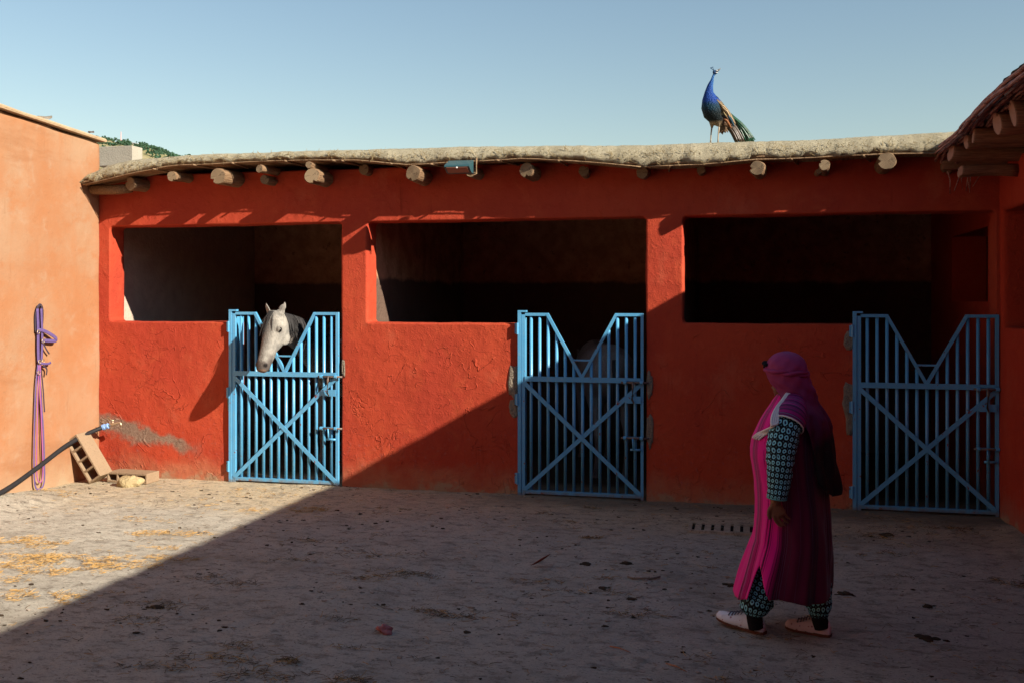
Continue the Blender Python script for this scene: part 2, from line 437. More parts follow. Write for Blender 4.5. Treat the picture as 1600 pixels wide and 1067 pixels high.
# canes laid along the eave, over the logs
for k in range(13):
    yb = -.332 + .024 * k
    for x0 in ((-6.74, -4.0, -.9) if k < 4 else (-6.74,)):
        x1 = x0 + random.uniform(3.0, 3.3) if k < 4 else 2.3
        x1 = min(x1, 1.72 if k < 3 else 2.3)
        pts = []
        for x in np.arange(x0, x1, .16):
            pts.append((x, yb + .008 * noise.noise(Vector((x * 1.3, k * 3.1, 0))), interp(x, ZB) + (.004 if k < 3 else .018) + .007 * noise.noise(Vector((x * 2, k * 1.7, 4)))))
        g = G(); g.tube(pts, [random.uniform(.005, .0085) for _ in pts], 6)
        g.obj('cane', M_CANE, stable, True)
g = G()                                             # mat of finer canes behind, dense and dark
for k in range(24):
    yb = -.31 + .0245 * k
    pts = [(x, yb, interp(x, ZB) + .032 + .004 * noise.noise(Vector((x * 2, k * 2.3, 1)))) for x in np.arange(-6.74, 2.4, .2)]
    g.tube(pts, .0135, 5, cap=False)
tag(g.obj('cane_mat', M_CANE, stable, True), kind='stuff')
for x in (-5.9, -5.45, -5.02, -4.45, -3.95, -3.85, -3.35, -2.95, -2.3, -1.72, -.7, .35, .95):  # short sticks across
    z = interp(x, ZB); dx = random.uniform(-.06, .16)
    g = G(); g.tube([(x, -.37, z - .002), (x + dx * .5, -.18, z - .004), (x + dx, .03, z - .006)], [.009, .011, .01], 6)
    g.obj('stick', M_CANE, stable, True)

LOGS = [(-6.263, 3.076, 0.072, 0.22), (-5.713, 3.128, 0.05, 0.33), (-5.174, 3.109, 0.083, 0.37), (-4.726, 3.174, 0.042, 0.36), (-4.762, 3.087, 0.047, 0.18), (-4.19, 3.193, 0.034, 0.38), (-4.161, 3.087, 0.08, 0.37), (-3.722, 3.168, 0.052, 0.12), (-3.123, 3.083, 0.081, 0.37), (-2.587, 3.1, 0.056, 0.25), (-2.04, 3.094, 0.073, 0.27), (-1.517, 3.09, 0.048, 0.13), (-0.966, 3.051, 0.058, 0.18), (-0.434, 3.071, 0.042, 0.13), (0.065, 3.04, 0.069, 0.36), (0.63, 3.047, 0.047, 0.39), (0.599, 3.013, 0.026, 0.22), (1.144, 3.066, 0.073, 0.38), (1.688, 3.047, 0.06, 0.14)]
def log(name, x, z, r, p, mats, axis_dir=(0, 1, 0), length=None, parent=stable, y0=None):
    """beam whose end sits at the object's own origin; it runs along axis_dir into the wall"""
    n = 22; split = random.randrange(22); rings = []; L = length or (p + .2); ph = random.uniform(0, 6); sk = random.uniform(-.22, .22); sk2 = random.uniform(-.2, .2)
    ts = [0, .012] + list(np.linspace(.06, L, 7))
    bow = random.uniform(-.012, .012)
    for i, t in enumerate(ts):
        rr = r * (.93 if i == 0 else 1.0) * (1 + .09 * noise.noise(Vector((t * 7, ph, 0))))
        ring = []
        for j in range(n):
            a = 2 * pi * j / n
            q = rr * (1 + .12 * noise.noise(Vector((cos(a) * 1.4 + ph, sin(a) * 1.4, t * 2))))
            if j == split and t < .3: q *= .62 + .9 * t
            u, w = q * cos(a), q * sin(a)
            cut = (u * sk + w * sk2) if i < 3 else 0
            ring.append((u, t + cut, w + bow * sin(pi * t / L)))
        rings.append(ring)
    g = G(); g.loft(rings, True, 0, 1)
    o = g.obj(name, mats); fix_normals(o.data)
    for pgn in o.data.polygons: pgn.use_smooth = pgn.material_index == 0 and len(pgn.vertices) == 4
    d = Vector(axis_dir).normalized()
    o.rotation_euler = d.to_track_quat('Y', 'Z').to_euler()
    o.location = (x, -p if y0 is None else y0, z)
    adopt(o, parent); return o
for (x, z, r, p) in LOGS:
    log('roof_log', x, z, r, p, [M_LOG, M_END], (random.uniform(-.04, .1), 1, random.uniform(-.03, .03)))
g = G(); g.tube([(-6.76, -.16, 3.035), (-6.45, -.15, 3.03), (-6.30, -.14, 3.04)], [.05, .052, .045], 10); g.obj('roof_log', M_LOG, stable, True)

# cement showing where gate hinges and bolts were set into the wall
def patch(x, z, rx, rz, seed):
    g = G(); n = 18; rings = []
    for i, (k, d) in enumerate(((1.0, -.004), (.92, .006), (.7, .012), (.35, .010), (.05, .008))):
        ring = []
        for j in range(n):
            a = 2 * pi * j / n
            q = k * (1 + .45 * noise.noise(Vector((cos(a) * 1.6, sin(a) * 1.6, seed))) + .18 * noise.noise(Vector((cos(a) * 5, sin(a) * 5, seed))))
            ring.append((x + rx * q * cos(a), -d - .006 * noise.noise(Vector((a, k * 3, seed))), z + rz * q * sin(a)))
        rings.append(ring)
    g.loft(rings, True); o = g.obj('mortar_patch', M_CEMENT, stable, True); fix_normals(o.data)
for i, pz in enumerate([(-2.225, 1.08, .055, .17), (-2.23, .82, .05, .09), (-.915, 1.08, .03, .12), (-.91, .66, .035, .16), (.875, 1.52, .05, .10), (.875, .95, .06, .20), (.88, .80, .045, .12), (-5.25, .85, .028, .11), (-5.24, 1.0, .02, .08), (-3.985, 1.2, .02, .09)]):
    patch(*pz, i * 3.7 + 1)

# ------------------------------------------------------------------ gates
gate = empty('stall_gate', (-5.205, 0, 0), 'pale blue barred gate in full sun with the horse looking over it', 'gate', 'blue steel gates of the stalls')
GX = -5.205; GW = 1.175
def gb(x0, x1, z0, z1, y0, y1): return (GX + x0, y0, z0), (GX + x1, y1, z1)
g = G()
g.box(*gb(.0, .034, .0, 1.735, -.022, .012)); g.box(*gb(1.145, 1.172, .0, 1.75, -.022, .012))
g.box(*gb(.034, 1.145, .018, .052, -.020, .010))
g.box(*gb(.034, .262, 1.722, 1.75, -.021, .011)); g.box(*gb(.905, 1.145, 1.722, 1.75, -.021, .011))
def flatbar(g, p, q, w, y0, y1, mi=0):
    p, q = Vector((p[0], 0, p[1])), Vector((q[0], 0, q[1])); t = (q - p).normalized(); nrm = Vector((-t.z, 0, t.x)) * w / 2
    vs = []
    for y in (y0, y1):
        for a in (p + nrm, p - nrm, q - nrm, q + nrm): vs.append((GX + a.x, y, a.z))
    g.add(vs, [(0,1,2,3),(7,6,5,4),(0,4,5,1),(1,5,6,2),(2,6,7,3),(3,7,4,0)], mi)
flatbar(g, (.250, 1.742), (.583, 1.142), .028, -.023, .009); flatbar(g, (.917, 1.742), (.587, 1.142), .028, -.0235, .0085)
o = g.obj('frame', M_GATE, gate); fix_normals(o.data)
g = G(); g.box(*gb(-.036, -.004, .0, 1.772, -.030, .016)); g.box(*gb(-.036, .05, 1.758, 1.775, -.031, .017)); g.box(*gb(-.0135, -.0055, .0, 1.70, .014, .235)); g.obj('hinge_post', M_GATE, gate)
g = G(); g.box(*gb(.034, 1.145, 1.098, 1.146, -.030, -.0235)); g.box(*gb(.034, 1.145, 1.135, 1.1435, -.0235, .012)); g.obj('rail', M_GATE, gate)
for a, b, y in (((.02, 1.09), (1.15, .045), -.032), ((.02, .045), (1.15, 1.09), -.0255)):
    g = G(); flatbar(g, a, b, .040, y, y + .006); o = g.obj('brace', M_GATE, gate); fix_normals(o.data)
g = G(); g.box(*gb(.497, .677, 1.297, 1.313, -.02, .002)); g.obj('crossbar', M_GATE, gate)
for k in range(13):
    x = .090 + .0835 * k
    zt = 1.728 if x < .25 or x > .915 else 1.142 + abs(x - .585) / .333 * .6 - .012
    g = G(); g.tube([(GX + x, .004, .045), (GX + x, .004, zt)], .0155, 12); g.obj('bar', M_GATE, gate, True)
for z in (1.60, .92, .16):
    g = G(); g.tube([(GX - .040, -.030, z - .055), (GX - .040, -.030, z + .055)], .012, 8); g.box(*gb(-.066, -.036, z - .05, z + .05, -.024, -.014)); g.obj('hinge', M_GATE, gate)
for z, drop in ((1.105, .19), (.585, .0)):
    b = G(); b.tube([(GX + .965, -.043, z), (GX + 1.225, -.043, z)], .0105, 10); b = b.obj('bolt', M_STEEL, gate, True)
    g = G()
    for x in (1.0, 1.155): g.tube([(GX + x - .014, -.043, z), (GX + x + .014, -.043, z)], .018, 10)
    g.box(*gb(.985, 1.17, z - .012, z + .012, -.030, -.0245)); g.obj('keeper', M_GATE, b)
    g = G()
    if drop:
        g.tube([(GX + 1.075, -.05, z + .01), (GX + 1.078, -.066, z - .04), (GX + 1.07, -.062, z - drop + .03), (GX + 1.085, -.05, z - drop)], [.009, .011, .010, .007], 8)
        g.obj('handle', M_STEEL, b, True)
        g = G(); g.box(*gb(1.0, 1.150, z - .195, z - .130, -.0385, -.0330)); g.obj('latch_plate', M_GATE, b)
    else:
        g.tube([(GX + 1.075, -.048, z), (GX + 1.078, -.052, z - .05), (GX + 1.078, -.046, z - .11)], .009, 8)
        g.tube([(GX + 1.05, -.036, z - .11), (GX + 1.15, -.036, z - .11)], .011, 8); g.obj('handle', M_GATE, b, True)
for X, lab in ((-2.140, 'blue barred gate half in shade between the two red piers'), (.936, 'dark blue barred gate in full shade behind the woman')):
    c = copy_tree(gate); c.location = (X, 0, 0); c['label'] = lab

# ------------------------------------------------------------------ left courtyard wall
lw = empty('courtyard_wall', (-6.95, -3, 0), 'tall sunlit pale orange wall with a thin coping on top', 'wall')
g = G()
vs = []
for (x0, x1) in ((-7.16, XL),):
    for y in (-13, .03):
        zt = 3.565 - .053 * y
        vs += [(x0, y, -.3), (x1, y, -.3), (x1, y, zt), (x0, y, zt)]
g.add(vs, [(0,1,2,3),(7,6,5,4),(0,4,5,1),(1,5,6,2),(2,6,7,3),(3,7,4,0)])
remeshed(g, 'wall', M_ORANGE, .035, lw, 2, .5, [(.010, .9), (.006, 3.), (.002, 12.)])
M_COPE = plain('coping_clay', (.40, .28, .17), .9, .2, .35, 9, .01)
g = G(); rings = []
for y in np.arange(-13, .12, .09):
    zt = 3.572 - .053 * y; w = .006 * noise.noise(Vector((0, y * 3, 0)))
    rings.append([(-7.2, y, zt), (-6.728 + w, y, zt - .003), (-6.722 + w, y, zt + .014 + w), (-6.74 + w, y, zt + .034 + w), (-7.2, y, zt + .05)])
g.loft(rings); o = g.obj('coping', M_COPE, lw); fix_normals(o.data)
def shard(x, y, z, s, seed, name, lab, cat, mat):
    g = G(); n = 9; top = []; bot = []
    for j in range(n):
        a = 2 * pi * j / n; q = s * (1 + .35 * noise.noise(Vector((cos(a) * 2, sin(a) * 2, seed))))
        p = Vector((q * 1.0 * cos(a), q * 1.6 * sin(a), 0)); up = .35 * p.y - .9 * p.x * p.x / s
        bot.append((x + p.x, y + p.y, z + up * .5 + .02)); top.append((x + p.x * .96, y + p.y * .96, z + up * .5 + .032))
    g.loft([bot, top]); o = g.obj(name, mat); fix_normals(o.data); return tag(o, lab, cat)
shard(-6.79, -.86, 3.664, .06, 3, 'tile_shard', 'curled broken tile shard lying on the coping of the orange wall', 'tile shard', M_CEMENT)
shard(-6.76, -.17, 3.622, .025, 9, 'pebble', 'tiny dark pebble at the far end of the orange wall coping', 'pebble', M_STEEL)

# ------------------------------------------------------------------ right wing (its roof edge throws the big shadow)
wing = empty('stable_wing', (2.3, -3, 0), 'shaded red wing on the right with a reed eave on thick beams', 'stable')
g = G()
g.box((XR, -15, -.3), (XR + .28, -1.75, 3.06)); g.box((XR, -2.0, 2.645), (XR + .28, .03, 3.06)); g.box((XR, -2.0, -.3), (XR + .28, .03, 1.085))
g.box((XR, -.19, 1.0), (XR + .28, .03, 1.655)); g.box((XR, -.075, 1.5), (XR + .28, .03, 2.8)); g.box((XR, -2.0, 1.31), (XR + .28, -.15, 1.655)); g.box((XR, -2.0, 1.0), (XR + .28, -.245, 1.655))
g.box((XR + .07, -.3, 1.0), (XR + .28, -.1, 1.4))
remeshed(g, 'wall', M_WING, .026, wing, 2, .5, [(.010, 1.0), (.005, 4.)])
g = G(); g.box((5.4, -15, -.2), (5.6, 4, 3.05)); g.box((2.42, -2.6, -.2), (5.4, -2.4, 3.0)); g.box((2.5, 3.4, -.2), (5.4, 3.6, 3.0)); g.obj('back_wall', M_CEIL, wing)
g = G(); g.box((XR + .1, -15, 3.20), (5.6, 4.2, 3.29)); g.obj('roof', M_THATCH, wing)
WB = [(1.60, -2.66, 3.05, .085), (1.60, -2.25, 3.055, .075), (1.60, -1.52, 3.09, .065), (1.62, -1.16, 3.10, .066), (1.60, -.66, 3.085, .07), (1.62, -.20, 3.06, .066)]
for y in np.arange(-3.15, -9.4, -.52): WB.append((1.6 + random.uniform(-.03, .03), float(y), 3.08, random.uniform(.06, .08)))
for (x, y, z, r) in WB:
    log('roof_beam', x, z, r, .5, [M_WLOG, M_WEND], (1, random.uniform(-.05, .05), random.uniform(-.02, .02)), .62, wing, y)
log('roof_beam', 1.68, 2.93, .05, .5, [M_WLOG, M_WEND], (1, .03, 0), .44, wing, -.62)
for k in range(36):                                    # thick reeds laid lengthwise on the beams, in rising layers
    lay = k // 12; x = 1.545 + .036 * (k % 12) + .026 * lay; z = 3.153 + .027 * lay
    if k < 2: z -= .012 * (2 - k)
    y1 = random.uniform(-.30, .0)
    while y1 > -6.2:
        ln = random.uniform(.55, 1.5) if y1 > -3.0 else 3.4
        y0 = y1 - ln; dx, dz = random.uniform(-.035, .035), random.uniform(-.016, .022); r = random.uniform(.009, .0155); pts = []; ph = random.uniform(0, 50)
        for i in range(9):
            q = i / 8; y = y1 + (y0 - y1) * q
            dr = -.10 * exp(-(y1 - y) / .10) if y1 > -.4 else 0
            pts.append((x - .08 * sm(y, -.8, -2.6) + dx * (q - .5) + .010 * noise.noise(Vector((y * 2.5, ph, 0))), y, z + dz * (q - .5) + dr * (k % 3) * .5 + .008 * noise.noise(Vector((y * 2.5, ph, 7)))))
        g = G(); g.tube(pts, [r * random.uniform(.85, 1.1) for _ in pts], 7)
        g.obj('reed', M_REED, wing, True)
        y1 = y0 + random.uniform(-.05, .12)
g = G(); rings = []                                    # lumpy dark layer on top of the reeds
for y in np.arange(-15, .35, .05):
    n1 = .02 * noise.noise(Vector((y * 2.2, 0, 3))) + .012 * noise.noise(Vector((y * 9, 0, 3))); z1 = 3.205 + .030 * sm(y, -1.4, -2.8) + .012 * sm(y, -3, -7)
    e = sm(y, .30, -.15)
    prof = [(1.70, z1), (1.63 + n1, z1 + .006), (1.62 + n1, z1 + .018 * e), (1.655 + n1, z1 + .035 * e), (1.74, z1 + .05 * e + n1 * .5), (1.95, z1 + .08 * e + n1 * .6), (2.4, z1 + .13 * e), (2.6, z1 + .10), (2.6, z1 - .01)]
    rings.append([(x - .08 * sm(y, -.8, -2.6) * (x < 2) + .012 * noise.noise(Vector((x * 15, y * 15, z * 15))), y, z + .010 * noise.noise(Vector((x * 15, y * 15, z * 15 + 7)))) for x, z in prof])
g.loft(rings); o = g.obj('thatch', M_THATCH, wing, True); fix_normals(o.data)
for i in range(7):                                     # loose ends hanging by the corner
    x = random.uniform(1.62, 1.95); y = random.uniform(-.5, -.15); g = G()
    z0 = random.uniform(2.96, 3.03)
    g.tube([(x, y, z0), (x + random.uniform(-.03, .02), y - .02, z0 - .08), (x + random.uniform(-.05, .03), y - .02, z0 - random.uniform(.13, .2))], [.006, .005, .003], 5); g.obj('loose_stalk', M_REED, wing, True)

# unseen wall added behind the camera to keep sky light off the yard
rear = empty('sky_blocker', (-2, -15, 0), 'unseen tall red wall added behind the camera to block sky light', 'sky blocker')
g = G(); g.box((-7.4, -15.6, -.3), (5.6, -15.02, 8.2)); g.obj('wall', M_WING, rear)

# ------------------------------------------------------------------ far hill with scrub, seen past the corner of the roof
U = Vector((cos(YAW), sin(YAW), 0)); F = Vector((-sin(YAW), cos(YAW), 0)); CAM = Vector((0, -9.52, 1.9))
RID = [(-500, 120), (-150, 150), (0, 188), (120, 205), (160, 211), (200, 216), (225, 221), (250, 230), (280, 237), (310, 243), (340, 248), (420, 262), (600, 300), (800, 360), (900, 440)]
def hill_z(p, d):
    yr = interp(p, RID); zr = (465 - yr) / 1578 * 620
    t = (d - 180) / 440
    n = 5 * noise.noise(Vector((p * .011, d * .011, 0))) + 2 * noise.noise(Vector((p * .05, d * .03, 2)))
    return (zr * (t ** .85) if t > 0 else 0) + n * min(1, max(0, t * 3)) * min(1, zr / 20)
def hill_p(p, d): 
    q = CAM + F * d + U * ((p - 800) / 1578 * d); return Vector((q.x, q.y, hill_z(p, d) if d <= 620 else hill_z(p, 620) - (d - 620) * .25))
g = G(); ps = list(range(-500, 901, 14)); ds = [180, 230, 280, 330, 380, 420, 460, 500, 530, 560, 580, 600, 615, 625, 660, 800]
g.add([hill_p(p, d) for d in ds for p in ps], [(j*len(ps)+i, j*len(ps)+i+1, (j+1)*len(ps)+i+1, (j+1)*len(ps)+i) for j in range(len(ds)-1) for i in range(len(ps)-1)])
t = MT('dry_hillside', .95, .1)
c = t.mix(t.ramp(t.noise(.05, 6, .65), .35, .65), (.30, .25, .13), (.20, .19, .085)); c = t.mix(t.ramp(t.noise(.13, 5, .7), .55, .7), c, (.42, .33, .22)); t.col(c)
tag(g.obj('hill', t.m, smooth=True), kind='structure')
t = MT('scrub_leaves', .8, .2); t.col(t.mix(t.noise(.4, 3), (.018, .055, .035), (.05, .095, .045))); M_SCRUB = t.m
g = G(); r2 = random.Random(5)
def clump(c, s, n):
    for _ in range(n):
        d = Vector((r2.gauss(0, 1), r2.gauss(0, 1), r2.gauss(0, 1))).normalized() * s * r2.uniform(.45, 1.0)
        d.z = abs(d.z) * .9; a = Vector((r2.gauss(0, 1), r2.gauss(0, 1), r2.gauss(0, 1))).normalized(); b = a.orthogonal().normalized(); e = a.cross(b)
        q = s * r2.uniform(.16, .34); m = Vector(c) + d
        g.add([m + b * q, m + e * q * .8 + a * q * .4, m - b * q * .9, m - e * q, m + a * q * .9], [(0,1,4), (1,2,4), (2,3,4), (3,0,4), (3,2,1,0)])
for i in range(420):
    p = r2.uniform(95, 345); d = 620 - 420 * r2.random() ** 1.6
    if noise.noise(Vector((p * .03, d * .02, 5))) < -.12 and p < 235: continue
    w = hill_p(p, d); clump((w.x, w.y, w.z), r2.uniform(1.3, 3.0), 26)
for i in range(60):                                    # thicker wood along the skyline
    p = r2.uniform(228, 318); w = hill_p(p, r2.uniform(585, 622)); clump((w.x, w.y, w.z), r2.uniform(1.6, 3.2), 34)
tag(g.obj('woods', M_SCRUB), 'dark green scrub trees covering the distant dry hillside', 'trees', kind='stuff')
w0 = hill_p(196, 618); w1 = hill_p(216, 612)
M_WHITE = plain('white_render', (.75, .72, .68), .8)
g = G(); d = (w1 - w0); nrm = Vector((-d.y, d.x, 0)).normalized() * .4
g.add([w0 - nrm, w1 - nrm, w1 + nrm, w0 + nrm] + [q + Vector((0, 0, 1.3)) for q in (w0 - nrm, w1 - nrm, w1 + nrm, w0 + nrm)], [(0,3,2,1),(4,5,6,7),(0,1,5,4),(1,2,6,5),(2,3,7,6),(3,0,4,7)])
tag(g.obj('hilltop_wall', M_WHITE), 'low white wall along the crest of the distant hill', 'wall')
mp = hill_p(189, 617); g = G(); g.tube([mp, mp + Vector((0, 0, 2.5)), mp + Vector((0, 0, 6.5))], [.45, .3, .18], 6)
tag(g.obj('mast', plain('red_white_mast', (.6, .35, .32), .6)), 'thin pale mast standing on the crest of the distant hill', 'mast')

# ------------------------------------------------------------------ hollow blocks and stone
def hollow_block(name, L, W, H, cells, web, mat, M):
    """cells run through along local Y; L along X, H along Z"""
    xs = [0.0]; cw = (L - web * (cells + 1)) / cells
    for i in range(cells): xs += [xs[-1] + web, xs[-1] + web + cw]
    xs += [L]; zs = [0, web * 1.1, H - web * 1.1, H]
    g = G(); nx = len(xs)
    solid = lambda i, k: 0 <= i < nx - 1 and 0 <= k < 3 and not (k == 1 and i % 2 == 1)
    P = lambda i, y, k: M @ Vector((xs[i] + .002 * noise.noise(Vector((xs[i] * 30, y * 30, zs[k] * 30))), y, zs[k] + .002 * noise.noise(Vector((xs[i] * 30, y * 30 + 5, zs[k] * 30)))))
    for i in range(nx - 1):
        for k in range(3):
            if not solid(i, k): continue
            a = [P(i, 0, k), P(i+1, 0, k), P(i+1, 0, k+1), P(i, 0, k+1)]; b = [P(i, W, k), P(i+1, W, k), P(i+1, W, k+1), P(i, W, k+1)]
            g.add(a, [(0,1,2,3)]); g.add(b, [(3,2,1,0)])
            for (di, dk, e0, e1) in ((-1, 0, 3, 0), (1, 0, 1, 2), (0, -1, 0, 1), (0, 1, 2, 3)):
                if not solid(i + di, k + dk): g.add([a[e0], b[e0], b[e1], a[e1]], [(0,1,2,3)])
    o = g.obj(name, mat)
    bm = bmesh.new(); bm.from_mesh(o.data); bmesh.ops.remove_doubles(bm, verts=bm.verts, dist=.0005); bmesh.ops.recalc_face_normals(bm, faces=bm.faces)
    bmesh.ops.bevel(bm, geom=[e for e in bm.edges if e.is_manifold and e.calc_face_angle(0) > .5], offset=.004, segments=1, affect='EDGES')
    bm.to_mesh(o.data); bm.free(); return o
ax = Vector((-.545, -.03, .838)).normalized(); ay = Vector((.02, 1, .05)); ay = (ay - ax * ay.dot(ax)).normalized(); az = ax.cross(ay)
if az.x < 0: az = -az
M = Matrix((ax, ay, az)).transposed().to_4x4(); M.translation = (-6.565, -.47, .0)
tag(hollow_block('hollow_block', .50, .20, .165, 4, .021, M_BLOCK, M), 'tan hollow block tilted up to lean against the orange wall', 'block')
M = Matrix.Rotation(radians(-3), 4, 'Z'); M.translation = (-6.46, -.33, .0)
tag(hollow_block('hollow_block', .48, .21, .105, 4, .021, M_BLOCK, M), 'flat tan hollow block lying on the ground behind the yellow stone', 'block')
M = Matrix.Translation((-7.27, .62, 3.617)) @ Matrix.Rotation(radians(-90), 4, 'X')
tag(hollow_block('hollow_block', .47, .22, .20, 2, .03, M_GBLOCK, M), 'grey cement block standing on the mud roof next to the orange wall', 'block')
g = G(); rings = blob((0, 0, 0), (.105, .075, .062), 14, 9)
rings = blob((0, 0, 0), (.12, .08, .066), 26, 16); rings = [[p * (1 + .5 * noise.noise(p * 9 + Vector((4, 0, 0))) + .25 * noise.noise(p * 24) + .1 * noise.noise(p * 60)) + Vector((-6.09, -.47, .045)) for p in r] for r in rings]
g.loft(rings); o = g.obj('stone', M_STONE, smooth=True); fix_normals(o.data); tag(o, 'yellowish rounded stone in front of the flat hollow block', 'stone')

# ------------------------------------------------------------------ black pipe with a blue coupling and a brass tap
M_PIPE = plain('black_polythene', (.018, .018, .020), .6, .2, .3, 20)
M_BLUE = plain('blue_plastic', (.20, .36, .68), .4, .5, .1)
M_BRASS = plain('dull_brass', (.50, .40, .27), .42, .5, .3, 30, 0, .8)
pp0 = [(-6.60, -3.2, .03), (-6.64, -2.6, .025), (-6.68, -2.0, .05), (-6.70, -1.5, .125), (-6.71, -1.05, .26), (-6.71, -.65, .405), (-6.70, -.38, .475), (-6.665, -.23, .515), (-6.62, -.16, .540)]
def spline(pts, n=6):
    pts = [Vector(p) for p in pts]; out = []
    for i in range(len(pts) - 1):
        a, b, c, d = pts[max(i-1, 0)], pts[i], pts[i+1], pts[min(i+2, len(pts)-1)]
        for k in range(n):
            t = k / n; out.append(.5 * ((2*b) + (c-a)*t + (2*a-5*b+4*c-d)*t*t + (3*b-a-3*c+d)*t**3))
    return out + [pts[-1]]
g = G(); g.tube(spline(pp0), .023, 12); pipe = g.obj('water_pipe', M_PIPE, smooth=True)
tag(pipe, 'black water pipe with blue coupling and brass tap along the orange wall', 'pipe')
e = Vector((-6.62, -.16, .540)); dr = Vector((.92, .18, .26)).normalized()
g = G(); g.tube([e - dr * .012, e - dr * .008, e + dr * .02, e + dr * .024, e + dr * .055, e + dr * .06], [.025, .031, .031, .027, .030, .024], 10); g.obj('coupling', M_BLUE, pipe)
g = G(); a = e + dr * .06
g.tube([a, a + dr * .02, a + dr * .025, a + dr * .06, a + dr * .10, a + dr * .125, a + dr * .135 + Vector((0, 0, -.02)), a + dr * .138 + Vector((0, 0, -.045))], [.012, .012, .018, .017, .011, .012, .012, .012], 10)
tap = g.obj('tap', M_BRASS, pipe, True)
g = G(); q = a + dr * .045
g.tube([q, q + Vector((0, 0, .04))], .008, 8); g.tube([q + Vector((.01, 0, .04)), q + Vector((-.02, 0, .047)), q + Vector((-.055, 0, .075))], [.009, .008, .006], 8); g.obj('lever', M_BRASS, tap, True)
g = G(); g.tube([(-6.70, -.33, .49), (-6.70, -.33, .43), (-6.775, -.33, .425)], .004, 6); g.obj('wire_hook', M_STEEL, pipe)

# ------------------------------------------------------------------ bridle hanging from a nail in the orange wall
def strap_mat(name, c, c2):
    t = MT(name, .6, .3); k = t.noise(60, 3); t.col(t.mix(k, c, c2)); t.bump(k, .002); return t.m
M_PUR = strap_mat('purple_webbing', (.075, .05, .15), (.14, .09, .24)); M_DARK = strap_mat('dark_leather', (.028, .02, .032), (.05, .035, .055)); M_PINK = strap_mat('pink_cord', (.35, .07, .20), (.24, .09, .28))
br = empty('bridle', (-6.77, -.98, 1.2), 'purple horse bridle with long looped reins hanging on the orange wall', 'bridle')
def strap(name, pts, w, mat, th=.28, parent=br, n=5):
    # flattened tube lying against the wall (thin along X)
    g = G(); g.tube(spline(pts, n), w, 8, flat=th, up=(1, 0, 0)); return g.obj(name, mat, parent, True)
y0 = -.975; W = -6.762
g = G(); g.tube([(XL - .02, y0, 1.815), (W + .035, y0, 1.818)], .005, 8); g.obj('nail', M_STEEL, br)
strap('headpiece', [(W, y0 - .035, 1.56), (W, y0 - .04, 1.72), (W + .012, y0 - .018, 1.81), (W + .016, y0 + .012, 1.82), (W + .012, y0 + .04, 1.77), (W + .006, y0 + .045, 1.66), (W, y0 + .03, 1.56)], .017, M_DARK)
strap('cheek_strap', [(W + .012, y0 - .03, 1.79), (W + .014, y0 - .022, 1.6), (W + .012, y0 - .02, 1.42), (W + .010, y0 - .012, 1.26)], .020, M_PUR)
strap('cheek_strap', [(W + .02, y0 + .015, 1.79), (W + .016, y0 + .03, 1.6), (W + .014, y0 + .036, 1.45), (W + .012, y0 + .028, 1.28)], .016, M_PUR)
strap('browband', [(W + .02, y0 - .03, 1.585), (W + .03, y0 + .05, 1.57), (W + .04, y0 + .15, 1.525), (W + .045, y0 + .20, 1.49), (W + .04, y0 + .185, 1.47), (W + .03, y0 + .09, 1.475), (W + .02, y0 + .03, 1.48)], .018, M_PUR)
strap('strap_end', [(W + .02, y0 + .045, 1.45), (W + .022, y0 + .085, 1.39), (W + .02, y0 + .13, 1.345)], .009, M_DARK)
strap('strap_end', [(W + .02, y0 + .04, 1.235), (W + .022, y0 + .09, 1.20), (W + .02, y0 + .085, 1.14)], .010, M_DARK)
strap('noseband', [(W + .018, y0 - .03, 1.27), (W + .03, y0 + .03, 1.255), (W + .03, y0 + .10, 1.25), (W + .03, y0 + .14, 1.26)], .012, M_PUR)
for (dy, dz) in ((-.035, 1.565), (.03, 1.475), (-.02, 1.275), (.03, 1.28), (-.03, 1.17)):
    g = G(); g.tube([(W + .028 + .0, y0 + dy + .016 * cos(a), dz + .020 * sin(a)) for a in np.linspace(0, 2 * pi, 13)], .0038, 6); g.obj('buckle', M_BRASS, br, True)
strap('rein', [(W + .01, y0 - .02, 1.26), (W + .01, y0 - .055, 1.0), (W + .012, y0 - .075, .6), (W + .014, y0 - .08, .2), (W + .016, y0 - .06, .06), (W + .018, y0 - .01, .035), (W + .02, y0 + .045, .07), (W + .02, y0 + .06, .2), (W + .018, y0 + .045, .6), (W + .014, y0 + .01, 1.0), (W + .012, y0 + .0, 1.26)], .0095, M_PUR, .5)
strap('rein', [(W + .012, y0 - .01, 1.25), (W + .014, y0 - .03, .9), (W + .016, y0 - .045, .5), (W + .018, y0 - .05, .22), (W + .02, y0 - .03, .12), (W + .022, y0 + .015, .11), (W + .022, y0 + .035, .24), (W + .02, y0 + .02, .6), (W + .016, y0 + .005, 1.0), (W + .014, y0 + .01, 1.25)], .0065, M_PINK, .6)
strap('rein_end', [(W + .014, y0 + .02, 1.2), (W + .016, y0 + .045, 1.0), (W + .018, y0 + .055, .86), (W + .02, y0 + .06, .78)], .010, M_DARK)

